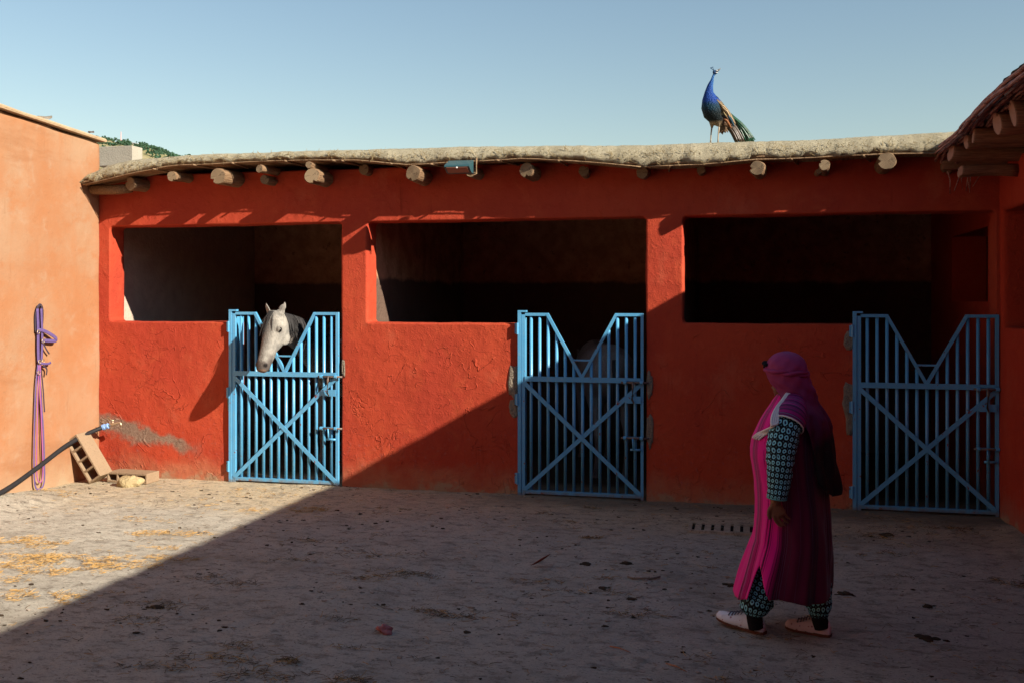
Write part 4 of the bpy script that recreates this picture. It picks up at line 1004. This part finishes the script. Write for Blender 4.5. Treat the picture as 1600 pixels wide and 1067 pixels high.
def wing(side, name_mat):
    w0 = -.075 * side; wd = PU * .75 + Vector((0, 0, .65))
    for gi, (n, mat, a0, a1, b0, b1, wdt) in enumerate([(7, M_RUST, (.050, .245), (.085, .215), (.115, .165), (.150, .135), .010), (9, M_TEALW, (.050, .335), (.075, .30), (.135, .19), (.175, .15), .013), (14, M_BAR, (.006, .40), (.045, .33), (.145, .21), (.185, .175), .015)]):
        g = G()
        for i in range(n):
            q = (i + .5) / n; a = Vector((a0[0] + (a1[0] - a0[0]) * q, a0[1] + (a1[1] - a0[1]) * q, 0)); b = Vector((b1[0] + (b0[0] - b1[0]) * q, b1[1] + (b0[1] - b1[1]) * q, 0))
            off = (.004 * gi + .001 * i) * side; m = (a + b) / 2
            leafblade(g, [pk(a.x, a.y, w0 * .70 - off), pk(m.x + .003, m.y + .006, w0 * 1.04 - off), pk(b.x, b.y, w0 * .55 - off)], wdt, wd)
        g.obj(('primary_feathers', 'wing_coverts', 'wing_scapulars')[gi], mat, peacock, True)
wing(1, None); wing(-1, None)
def train_mat(name, c1, c2, c3):
    t = MT(name, .35, .6); k = t.vor(42, co=t.co((1, 1, 1))); c = t.mix(t.ramp(k, .15, .5), c2, c1); c = t.mix(t.ramp(t.noise(25, 4), .55, .7), c, c3); t.col(c); return t.m
M_TR = train_mat('green_train', (.005, .06, .028), (.012, .03, .012), (.04, .03, .012)); M_TRB = train_mat('brown_train', (.05, .035, .022), (.09, .055, .035), (.03, .045, .02)); M_BACK = train_mat('bronze_back', (.13, .13, .045), (.20, .16, .08), (.05, .11, .05))
for (n, mat, nm, za, zb, wl) in ((44, M_TR, 'train', .0, 1., .011), (26, M_TRB, 'under_tail', .0, 1., .012)):
    g = G()
    for i in range(n):
        q = r4.random(); w = r4.uniform(-.04, .04)
        if nm == 'train': a = (.085 + .03 * q, .30 - .03 * q + .03 * (1 - abs(w) / .04)); b = (.365 - .085 * q + r4.uniform(-.02, .01), .018 + .015 * r4.random())
        else: a = (.10 - .02 * q, .26 - .08 * q); b = (.285 - .085 * q, .018)
        m = ((a[0] + b[0]) / 2 + .012, (a[1] + b[1]) / 2 + .02)
        leafblade(g, [pk(a[0], a[1], w * .5), pk(m[0], m[1], w), pk(b[0], b[1], w * 1.3)], wl * r4.uniform(.8, 1.2), PU * .8 + PF * w * 3 + Vector((0, 0, .5)))
    g.obj(nm, mat, peacock, True)
g = G()
for i in range(60):
    q = r4.random(); w = r4.uniform(-.055, .055); k = .055 - abs(w) * .6
    a = (.004 + .115 * q, .455 - .17 * q + k * .25 - .02); leafblade(g, [pk(a[0], a[1], w), pk(a[0] + .022, a[1] - .022 + .006, w * 1.05), pk(a[0] + .05, a[1] - .060, w * 1.1)], .010, PF + PU * .3)
g.obj('back_feathers', M_BACK, peacock, True)
g = G()
for i in range(30):
    w = r4.uniform(-.05, .05); a = (.04 + .05 * r4.random(), .19); leafblade(g, [pk(a[0], a[1], w), pk(a[0] + .01, .15, w * 1.1), pk(a[0] + r4.uniform(-.01, .03), r4.uniform(.095, .12), w)], .009, PU)
g.obj('vent_fluff', plain('brown_fluff', (.13, .085, .05), .9, .1, .4, 50), peacock, True)
# ------------------------------------------------------------------ woman in a pink robe
WO = Vector((.208, -3.58, 0)); KP = .003637
WF = Vector((-.99, .14, 0)).normalized(); WL = Vector((-WF.y, WF.x, 0))
def wp(px, py, w=0.):
    s = KP * (1 + w / 5.735); q = CAM + F * (5.735 + w) + U * ((px - 800) * s); return Vector((q.x, q.y, 1.9 - (py - 465) * s))
def pz(py): return 1.9 - (py - 465) * KP
woman = empty('person', (WO.x, WO.y, 0), 'woman in a pink striped robe and headscarf walking through the shade', 'person')
M_SKIN = plain('brown_skin', (.20, .085, .045), .55, .35, .12, 18, .001)
HF = Vector((-.83, .56, 0)).normalized(); HLt = Vector((-HF.y, HF.x, 0)); HC = wp(1230, 590)
g = G()
g.loft(blob(HC + Vector((0, 0, .010)), (.094, .073, .105), 18, 12, Matrix((HF, HLt, Vector((0, 0, 1)))).transposed()))
chain(g, [(HC + HF * .035 - Vector((0, 0, .02)), .055, .05), (HC + HF * .05 - Vector((0, 0, .075)), .045, .04), (HC + HF * .062 - Vector((0, 0, .100)), .026, .022)], 12, HLt)
chain(g, [(HC + HF * .088 + Vector((0, 0, .012)), .009, .009), (HC + HF * .103 - Vector((0, 0, .018)), .013, .012), (HC + HF * .10 - Vector((0, 0, .030)), .016, .011)], 8, HLt)
g.loft(blob(HC + HF * .088 - Vector((0, 0, .058)), (.012, .024, .008), 8, 6, Matrix((HF, HLt, Vector((0, 0, 1)))).transposed()))
for s in (-1, 1): g.loft(blob(HC + HLt * .074 * s - Vector((0, 0, .005)), (.016, .008, .03), 8, 6, Matrix((HF, HLt, Vector((0, 0, 1)))).transposed()))
chain(g, [(HC - Vector((0, 0, .06)), .052, .055), (wp(1233, 622), .054, .056), (wp(1236, 645), .08, .07)], 14, WL)
chain(g, [(wp(1236, 645), .12, .08), (wp(1234, 670), .19, .12), (wp(1230, 710), .18, .16), (wp(1235, 760), .17, .15), (wp(1240, 800), .19, .16)], 16, WL)
def limb(pts, n=10): chain(g, [(wp(a, b, w), r, r) for a, b, w, r in pts], n, WF)
limb([(1230, 660, -.17, .055), (1221, 700, -.235, .048), (1218, 738, -.25, .042), (1214, 775, -.25, .031), (1211, 786, -.25, .028)])
limb([(1250, 660, .17, .055), (1258, 700, .235, .048), (1256, 738, .25, .042), (1250, 775, .25, .031), (1248, 786, .25, .028)])
def hand(cx, cy, w, s):
    # palm, four fingers curling backwards (to the right in the picture), thumb in front
    B = lambda a, b, c: wp(cx + a, cy + b, w + c * s)
    chain(g, [(B(0, -2, 0), .027, .019), (B(1.5, 6, 0), .036, .019), (B(4.5, 14, 0), .043, .016), (B(6.5, 18, 0), .042, .013)], 12, WF)
    for i, (o_, L) in enumerate(((-9.5, .92), (-3.2, 1.05), (3.2, 1.0), (9.3, .8))):
        a = (6.5 + o_ * .80, 18 - o_ * .55)
        pts = [(a[0] - 1.5, a[1] - 3), (a[0] + 2.0 * L, a[1] + 5.0 * L), (a[0] + 6.5 * L, a[1] + 10.5 * L), (a[0] + 11.5 * L, a[1] + 14 * L)]
        chain(g, [(B(*q, .004 * k), r, r) for k, (q, r) in enumerate(zip(pts, (.0088, .0080, .0074, .0060)))], 8, WF)
    chain(g, [(B(-5, 4, .0), .012, .012), (B(-10, 11, .004), .0105, .0105), (B(-10.5, 18, .010), .0092, .0092), (B(-8, 24, .014), .0076, .0076)], 8, WF)
hand(1211, 786, -.25, 1); hand(1248, 786, .25, -1)
limb([(1222, 800, -.08, .095), (1208, 870, -.06, .07), (1190, 925, -.03, .052), (1178, 958, -.025, .036), (1181, 975, -.02, .038)])
limb([(1250, 800, .08, .095), (1268, 870, .02, .07), (1277, 925, -.03, .052), (1279, 958, -.05, .036), (1283, 975, -.05, .038)])
wb = remeshed(g, 'body', M_SKIN, .0046, woman, 2, .4)
for s in (-1, 1):
    g = G(); g.loft(blob(HC + HF * .082 + HLt * .032 * s + Vector((0, 0, .012)), (.009, .013, .009), 10, 7, Matrix((HF, HLt, Vector((0, 0, 1)))).transposed())); g.obj('eye', M_EYE, woman, True)
    g = G(); g.tube([HC + HF * .085 + HLt * .016 * s + Vector((0, 0, .030)), HC + HF * .086 + HLt * .034 * s + Vector((0, 0, .036)), HC + HF * .072 + HLt * .052 * s + Vector((0, 0, .030))], [.003, .004, .002], 6); g.obj('eyebrow', M_MANE, woman, True)

# robe
KT = [(616, 1216, 1243, .045), (624, 1210, 1254, .07), (634, 1203, 1264, .125), (644, 1195, 1272, .175), (656, 1188, 1279, .205), (670, 1182, 1283, .222), (684, 1176, 1285, .232), (698, 1174, 1286, .238), (712, 1174.5, 1287, .238), (730, 1178, 1288, .236), (750, 1181, 1290, .238), (775, 1182, 1293, .245), (800, 1181, 1296, .25),
      (840, 1176, 1298, .255), (880, 1163, 1298, .262), (910, 1153, 1297.5, .268), (933, 1148, 1297, .27)]
def kint(py, i): return interp(py, [(k[0], k[i]) for k in KT])
fu, lu = WF.dot(U), WL.dot(U)
def robe(phi, py, off=0., fold=True):
    L, R, B = kint(py, 1), kint(py, 2), kint(py, 3); hw = (R - L) / 2 * KP
    A = sqrt(max(.0004, hw * hw - (lu * B) ** 2)) / abs(fu)
    c = WO + U * (((L + R) / 2 - 1230) * KP); z = pz(py); k = sm(py, 690, 900)
    q = 1.0
    if fold:
        q += k * (.050 * sin(5 * phi + 1.2 + z * 3.2) + .036 * sin(9 * phi + z * 5 + 2) + .022 * sin(16 * phi - z * 4) + .05 * noise.noise(Vector((cos(phi) * 3, sin(phi) * 3, z * 1.5)))) + .010 * sin(9 * phi + z * 6) * sm(py, 640, 700)
        q += .03 * noise.noise(Vector((cos(phi) * 2.2, sin(phi) * 2.2, z * 3))) + .018 * noise.noise(Vector((cos(phi) * 5, sin(phi) * 5, z * 9 + phi * 2)))
        z -= .02 * k * sm(py, 860, 933) * sin(3 * phi + 1.0)
        z -= .045 * sm(py, 850, 918) * max(0, cos(phi - .25)) ** 1.5
    d = WF * ((A * q + off) * cos(phi)) + WL * ((B * q + off) * sin(phi))
    return Vector((c.x + d.x, c.y + d.y, z))
g = G(); NP = 140; pys = list(np.linspace(616, 918, 96)); slit = radians(60)
rings = []; uu = []
for py in pys:
    q_ = max(0, (py - 868) / 50); h = .26 * q_ ** .9; s0 = slit + .10 * q_
    phs = [s0 + h + (2 * pi - 2 * h) * j / NP for j in range(NP + 1)]
    rings.append([robe(ph, py, .006 * q_ * (1 if min(j, NP - j) < 4 else 0)) for j, ph in enumerate(phs)]); uu.append([ph / (2 * pi) for ph in phs])
b = len(g.v)
for r in rings: g.v += [tuple(p) for p in r]
for i in range(len(pys) - 1):
    for j in range(NP):
        g.uv[len(g.f)] = [(uu[i][j], pys[i] * KP), (uu[i][j+1], pys[i] * KP), (uu[i+1][j+1], pys[i+1] * KP), (uu[i+1][j], pys[i+1] * KP)]
        g.f.append((b+i*(NP+1)+j, b+i*(NP+1)+j+1, b+(i+1)*(NP+1)+j+1, b+(i+1)*(NP+1)+j)); g.mi.append(0)
def robe_mat():
    t = MT('pink_striped_cloth', .8, .15); x, y, z = t.sep(t.tc.outputs['UV']); x = t.math('FRACT', x)
    q = t.math('ADD', x, t.math('MULTIPLY', t.math('SUBTRACT', t.noise(5, 4, .6), .5), .012))
    cb = t.n('CombineXYZ'); t.set(cb.inputs[0], t.math('MULTIPLY', q, 1.0))
    broad = t.noise(16, 2, .5, co=cb.outputs[0]); thin = t.noise(150, 2, .6, co=cb.outputs[0]); thin2 = t.noise(230, 1, .5, co=cb.outputs[0])
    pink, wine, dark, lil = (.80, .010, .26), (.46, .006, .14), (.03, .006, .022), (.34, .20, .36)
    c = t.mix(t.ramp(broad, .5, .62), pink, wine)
    back = t.math('MULTIPLY', t.ramp(x, .20, .245), t.ramp(x, .80, .755))  # back and sides painted darker, standing in for their lack of light
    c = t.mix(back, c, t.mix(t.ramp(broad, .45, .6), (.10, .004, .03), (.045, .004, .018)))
    zone = t.ramp(broad, .46, .56)                         # stripes run in groups
    front = t.math('MINIMUM', t.ramp(x, .055, .075), t.ramp(x, .945, .925))
    zone = t.math('MULTIPLY', zone, front)
    c = t.mix(t.math('MULTIPLY', t.ramp(thin, .50, .55), zone), c, dark)
    c = t.mix(t.math('MULTIPLY', t.ramp(thin2, .60, .66), t.math('MULTIPLY', zone, .75)), c, lil)
    t.col(c); t.bump(t.noise(300, 2), .001, .4)
    t.b.inputs['Sheen Weight'].default_value = .15
    return t.m
M_ROBE = robe_mat()
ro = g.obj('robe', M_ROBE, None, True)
def solid(o, th, sub=0):
    def st(o):
        m = o.modifiers.new('s', 'SOLIDIFY'); m.thickness = th; m.offset = 1
        if sub: q = o.modifiers.new('u', 'SUBSURF'); q.levels = sub
    bake(o, st); o.data.polygons.foreach_set('use_smooth', [True] * len(o.data.polygons)); return o
bm = bmesh.new(); bm.from_mesh(ro.data); bmesh.ops.remove_doubles(bm, verts=bm.verts, dist=.0002); bmesh.ops.recalc_face_normals(bm, faces=bm.faces); bm.to_mesh(ro.data); bm.free(); solid(ro, .004); adopt(ro, woman)

# printed cloth: rings on black, laid out in metres along the UVs
def ring_mat():
    t = MT('ring_print_cloth', .75, .2)
    def layer(ox, oy, r0, r1, cell=.031):
        mp = t.n('Mapping'); mp.inputs['Location'].default_value = (ox, oy, 0); mp.inputs['Scale'].default_value = (1 / cell, 1 / (cell * 1.0), 1)
        t.nt.links.new(t.tc.outputs['UV'], mp.inputs[0]); x, y, z = t.sep(mp.outputs[0])
        wob = t.math('MULTIPLY', t.math('SUBTRACT', t.noise(26, 3), .5), .55); x = t.math('ADD', x, wob); y = t.math('SUBTRACT', y, wob)
        fx = t.math('SUBTRACT', t.math('FRACT', x), .5); fy = t.math('SUBTRACT', t.math('FRACT', y), .5)
        d = t.math('SQRT', t.math('ADD', t.math('MULTIPLY', fx, fx), t.math('MULTIPLY', fy, fy)))
        return t.math('MULTIPLY', t.ramp(d, r0 - .05, r0 + .03), t.ramp(d, r1 + .05, r1 - .03)), d
    m1, d1 = layer(0, 0, .17, .35); m2, d2 = layer(.5, .5, -.2, .08)
    hue = t.mix(t.noise(9, 3), (.34, .80, .70), (.18, .55, .80))
    c = t.mix(m1, (.004, .006, .009), hue); c = t.mix(m2, c, (.10, .24, .26)); c = t.mix(t.ramp(d1, .15, .05, 0, .9), c, (.008, .025, .13))
    t.col(c); t.bump(t.noise(250, 2), .001, .4); return t.m
M_RING = ring_mat()
def cloth_tube(name, pts, n=28, wr=.03, mat=None, parent=woman, cap=False):
    P = [wp(a, b_, w) for a, b_, w, r in pts]; sp = spline(P, 6); rr = np.interp(np.linspace(0, len(pts) - 1, len(sp)), range(len(pts)), [p[3] for p in pts]); rings = []; Uu = []; Vv = []; L = 0
    rm = max(rr)
    for i, p in enumerate(sp):
        t = (sp[min(i+1, len(sp)-1)] - sp[max(i-1, 0)]).normalized(); s = F - t * F.dot(t); s.normalize(); w = t.cross(s)
        if i: L += (sp[i] - sp[i-1]).length
        rings.append([p + (s * cos(2*pi*j/n) + w * sin(2*pi*j/n)) * rr[i] * (1 + wr * noise.noise(Vector((cos(2*pi*j/n) * 1.7, sin(2*pi*j/n) * 1.7, L * 16 + P[0].x * 9))) * 2 + (wr > .04) * .045 * sin(L * 95 + 2.2 * cos(2*pi*j/n) + 1.5 * noise.noise(Vector((L * 9, j * .3, 0)))) * (.35 + sm(L, .16, .24) * sm(L, .40, .30))) for j in range(n)])
        Uu.append([2 * pi * rm * j / n for j in range(n + 1)]); Vv.append(L)
    g = G(); g.loft(rings, cap, uvs=(Uu, Vv)); o = g.obj(name, mat, None, True); fix_normals(o.data); solid(o, .003); adopt(o, parent); return o
sl = cloth_tube('sleeve', [(1236, 648, -.15, .070), (1229, 664, -.205, .082), (1222, 690, -.24, .078), (1219, 725, -.255, .069), (1216, 755, -.255, .058), (1213.5, 777, -.255, .050)], wr=.05, mat=M_RING)
M_TRIM = plain('teal_edging', (.10, .38, .36), .7)
g = G(); c0 = wp(1213.4, 778, -.255); ang = np.linspace(0, 2 * pi, 25); ta = (wp(1213.5, 777, -.255) - wp(1216, 755, -.255)).normalized(); s_ = (F - ta * F.dot(ta)).normalized(); w_ = ta.cross(s_)
g.tube([c0 + (s_ * cos(a) + w_ * sin(a)) * .051 for a in ang], .004, 6); g.obj('cuff', M_TRIM, sl, True)
sr = cloth_tube('sleeve', [(1246, 650, .15, .070), (1252, 664, .205, .080), (1256, 690, .24, .076), (1258, 725, .25, .067), (1253, 755, .25, .058), (1250, 777, .25, .050)], wr=.05, mat=M_RING)
cloth_tube('trouser_leg', [(1206, 880, -.05, .088), (1194, 910, -.04, .088), (1185, 930, -.03, .086), (1180, 944, -.03, .083), (1178, 953, -.025, .066), (1177, 960, -.025, .044)], wr=.06, mat=M_RING)
cloth_tube('trouser_leg', [(1271, 880, .0, .085), (1276, 910, -.03, .080), (1277.5, 932, -.045, .074), (1279, 946, -.05, .070), (1279, 954, -.05, .055), (1279, 961, -.05, .043)], wr=.06, mat=M_RING)
M_SOCK = plain('black_sock', (.012, .012, .014), .9, .1)
for a in ([(1178, 952, -.025, .043), (1179, 966, -.022, .041), (1182, 979, -.02, .043)], [(1279, 952, -.05, .042), (1280.5, 966, -.05, .041), (1284, 979, -.05, .042)]): cloth_tube('sock', a, 18, .01, M_SOCK)
# striped shoulder yoke over the sleeve head
def yoke_mat():
    t = MT('violet_striped_yoke', .75, .2); x, y, z = t.sep(t.tc.outputs['UV']); cb = t.n('CombineXYZ'); t.set(cb.inputs[1], y)
    k = t.noise(75, 2, .6, co=cb.outputs[0]); k2 = t.noise(150, 1, .5, co=cb.outputs[0])
    c = t.mix(t.ramp(k, .46, .54), (.32, .012, .15), (.06, .012, .06)); c = t.mix(t.ramp(k2, .58, .66, 0, .7), c, (.30, .20, .38)); t.col(c); return t.m
M_YOKE = yoke_mat()
cloth_tube('shoulder_yoke', [(1240, 628, -.085, .060), (1238, 640, -.135, .078), (1234, 652, -.185, .086), (1230, 663, -.210, .0875)], 28, .02, M_YOKE)
M_WCORD = plain('white_cord', (.78, .74, .72), .8, .2, .08, 60, .001)
g = G(); a0, a1 = wp(1234, 652, -.185), wp(1229.5, 664, -.211); ta = (a1 - a0).normalized(); s_ = (F - ta * F.dot(ta)).normalized(); w_ = ta.cross(s_)
g.tube([a1 + (s_ * cos(a) + w_ * sin(a)) * .0895 for a in ang], .0042, 6); g.obj('piping', M_WCORD, woman, True)
for k in range(4):
    d = k * 3.0
    P = [wp(1229 + d * .5, 614 + d * .1, -.105), wp(1222 + d * .8, 624, -.150), wp(1213 + d, 636, -.195), wp(1207 + d * 1.05, 648, -.240), wp(1205 + d * 1.1, 659, -.275), wp(1206 + d * .7, 665 - d * .2, -.290)]
    g = G(); g.tube(spline(P, 5), .0068, 6); g.obj('shoulder_cord', M_WCORD, woman, True)
    P = [wp(1206 + d * .4, 662 + d * .3, -.285), robe(radians(64 - k * 4), 668, .022), robe(radians(54 - k * 6), 675, .014), robe(radians(46 - k * 7), 682, .009)]
    g = G(); g.tube(spline(P, 4), .0058, 6); g.obj('shoulder_cord', M_WCORD, woman, True)

# headscarf: cap, twisted band and a long dip-dyed drape down the back
ST = [(549.5, 1229, .012, .012, 0), (551.5, 1229, .045, .04, 0), (555, 1229, .073, .064, 0), (561, 1229, .097, .083, 0), (568, 1229, .111, .094, 0), (576, 1229, .118, .099, 0), (584, 1230, .117, .1, 6), (590, 1232, .117, .1, 24), (598, 1235, .118, .1, 46), (606, 1240, .116, .1, 58), (614, 1243, .112, .106, 64), (622, 1245, .110, .128, 70),
      (630, 1246, .112, .165, 82), (640, 1248, .130, .205, 94), (652, 1250, .150, .232, 104), (665, 1250, .166, .247, 112), (680, 1249, .172, .250, 118), (700, 1249, .182, .252, 121), (725, 1250, .195, .246, 121), (745, 1250, .208, .232, 122), (757, 1250, .212, .215, 128), (763, 1250, .208, .19, 136)]
g = G(); NS = 72; sy = list(np.linspace(549.5, 763, 88)); rings = []
for py in sy:
    cx, a_, b_, op = (interp(py, [(s[0], s[i]) for s in ST]) for i in range(1, 5))
    k = sm(py, 600, 650); fd = (HF * (1 - k) + WF * k).normalized(); ld = Vector((-fd.y, fd.x, 0)); c = WO + U * ((cx - 1230) * KP); z = pz(py); o_ = radians(op); ring = []
    for j in range(NS + 1):
        ph = o_ + (2 * pi - 2 * o_) * j / NS
        q = 1 + sm(py, 600, 680) * (.065 * sin(8 * ph + z * 10) + .04 * sin(15 * ph - z * 8) + .06 * noise.noise(Vector((cos(ph) * 3, sin(ph) * 3, z * 4)))) + .012 * noise.noise(Vector((cos(ph) * 4, sin(ph) * 4, z * 9))) + sm(py, 552, 566) * sm(py, 690, 620) * (.040 * sin(5 * ph + z * 62) + .028 * sin(9 * ph - z * 85 + 1)) * (.5 + noise.noise(Vector((cos(ph) * 2, sin(ph) * 2, z * 12))))
        zz = z - .018 * sm(py, 730, 763) * sin(5 * ph)
        ring.append(Vector((c.x, c.y, zz)) + fd * (a_ * q * cos(ph)) + ld * (b_ * q * sin(ph)))
    rings.append(ring)
b = len(g.v)
for r in rings: g.v += [tuple(p) for p in r]
for i in range(len(sy) - 1):
    for j in range(NS): g.f.append((b+i*(NS+1)+j, b+i*(NS+1)+j+1, b+(i+1)*(NS+1)+j+1, b+(i+1)*(NS+1)+j)); g.mi.append(0)
t = MT('dip_dyed_scarf', .7, .25); x, y, z = t.sep()
zz = t.math('ADD', z, t.math('MULTIPLY', t.math('SUBTRACT', t.noise(7, 4, .6, co=t.co((1, 1, .4))), .5), .16)); zz = t.math('SUBTRACT', zz, t.math('MULTIPLY', t.math('SUBTRACT', x, .25), .45))
c = t.mix(t.ramp(z, 1.15, 1.5), (.075, .005, .035), (.27, .03, .12)); c = t.mix(t.ramp(zz, 1.08, 1.0), c, (.010, .009, .010)); t.col(c); t.bump(t.noise(250, 2), .001, .4); M_SCARF = t.m
sc = g.obj('headscarf', M_SCARF, None, True)
bm = bmesh.new(); bm.from_mesh(sc.data); bmesh.ops.remove_doubles(bm, verts=bm.verts, dist=.0004); bmesh.ops.recalc_face_normals(bm, faces=bm.faces); bm.to_mesh(sc.data); bm.free()
solid(sc, .004); adopt(sc, woman)
t = MT('twisted_scarf_band', .7, .25); t.col(t.mix(t.noise(14, 4), (.22, .012, .08), (.33, .04, .13))); M_BAND = t.m
g = G()
for k in range(2):
    P = []
    for a in np.linspace(0, 2 * pi, 49):
        tw = 2.5 * a + pi * k + .8 * sin(3 * a)
        P.append(WO + U * ((1229 - 1230) * KP) + HF * ((.119 + .007 * cos(tw)) * cos(a)) + HLt * ((.101 + .007 * cos(tw)) * sin(a)) + Vector((0, 0, pz(579) + .012 * cos(a) + .008 * sin(tw))))
    g.tube(P, .0115, 8)
g.obj('scarf_band', M_BAND, sc, True)
g = G()
for (a, z_, r) in ((.25, .018, .017), (.5, .022, .020), (.75, .014, .016), (.55, .002, .013)):
    g.loft(blob(WO + HF * (.126 * cos(a)) + HLt * (.106 * sin(a)) + Vector((0, 0, pz(574) + z_)), (r, r, r * .75), 10, 7))
g.obj('scarf_knot', M_SOCK, sc, True)
# shoes
t = MT('white_floral_leather', .55, .35); c = t.mix(t.ramp(t.vor(34), .26, .18), (.72, .75, .78), (.36, .22, .28)); c = t.mix(t.ramp(t.noise(20, 4), .5, .75, 0, .4), c, (.42, .38, .34)); t.col(c); M_SHOE = t.m
t = MT('dusty_pink_leather', .55, .35); c = t.mix(t.ramp(t.vor(34), .26, .18), (.66, .52, .52), (.36, .16, .18)); t.col(c); M_SHOE2 = t.m
M_SOLE = plain('gum_sole', (.13, .05, .03), .7, .2, .3, 30)
M_LACE = plain('grey_lace', (.16, .16, .18), .8)
def shoe(heel, toe, mat, lift, lab):
    heel = Vector((heel[0], heel[1], 0)); toe = Vector((toe[0], toe[1], 0)); d = (toe - heel).normalized(); n = Vector((-d.y, d.x, 0)); L = (toe - heel).length; zb = gz(heel.x, heel.y)
    so_ = G(); rs = []
    for q, w in ((0, .022), (.04, .031), (.2, .036), (.4, .034), (.6, .042), (.75, .046), (.9, .038), (.97, .024), (1.0, .010)):
        c = heel + d * (L * q) + Vector((0, 0, zb + lift * q ** 2)); rs.append([c - n * w, c + n * w, c + n * w * 1.0 + Vector((0, 0, .017)), c - n * w * 1.0 + Vector((0, 0, .017))])
    so_.loft(rs)
    up = G(); rs = []
    for q, w, h in ((.005, .020, .050), (.04, .029, .082), (.14, .034, .088), (.26, .034, .088), (.38, .035, .092), (.5, .038, .080), (.62, .044, .070), (.75, .047, .058), (.88, .041, .050), (.95, .031, .042), (.985, .018, .028)):
        c = heel + d * (L * q) + Vector((0, 0, zb + .0145 + lift * q ** 2)); rs.append([c + n * (w * cos(a) * (1 - .25 * max(0, sin(a)))) + Vector((0, 0, (h - .012) * max(0, sin(a)) ** .8 + (.0 if sin(a) >= 0 else .004 * sin(a)))) for a in np.linspace(0, 2 * pi, 19)[:-1]])
    up.loft(rs); o = up.obj('shoe', mat, woman, True); fix_normals(o.data); o['label'] = lab
    q_ = so_.obj('sole', M_SOLE, o); fix_normals(q_.data)
    lc = G()
    for i in range(5):
        q = .44 + .065 * i; h = interp(q, [(.38, .092), (.5, .080), (.62, .064), (.75, .050)]) + .012 + lift * q * q
        c = heel + d * (L * q) + Vector((0, 0, zb + h)); lc.tube([c - n * .030 - Vector((0, 0, .010)), c + Vector((0, 0, .003)), c + n * .030 - Vector((0, 0, .012))], .0038, 6)
    lc.obj('laces', M_LACE, o, True)
shoe((.085, -3.655), (-.185, -3.50), M_SHOE, .03, 'white floral shoe'); shoe((.445, -3.60), (.20, -3.515), M_SHOE2, .012, 'dusty pink floral shoe')
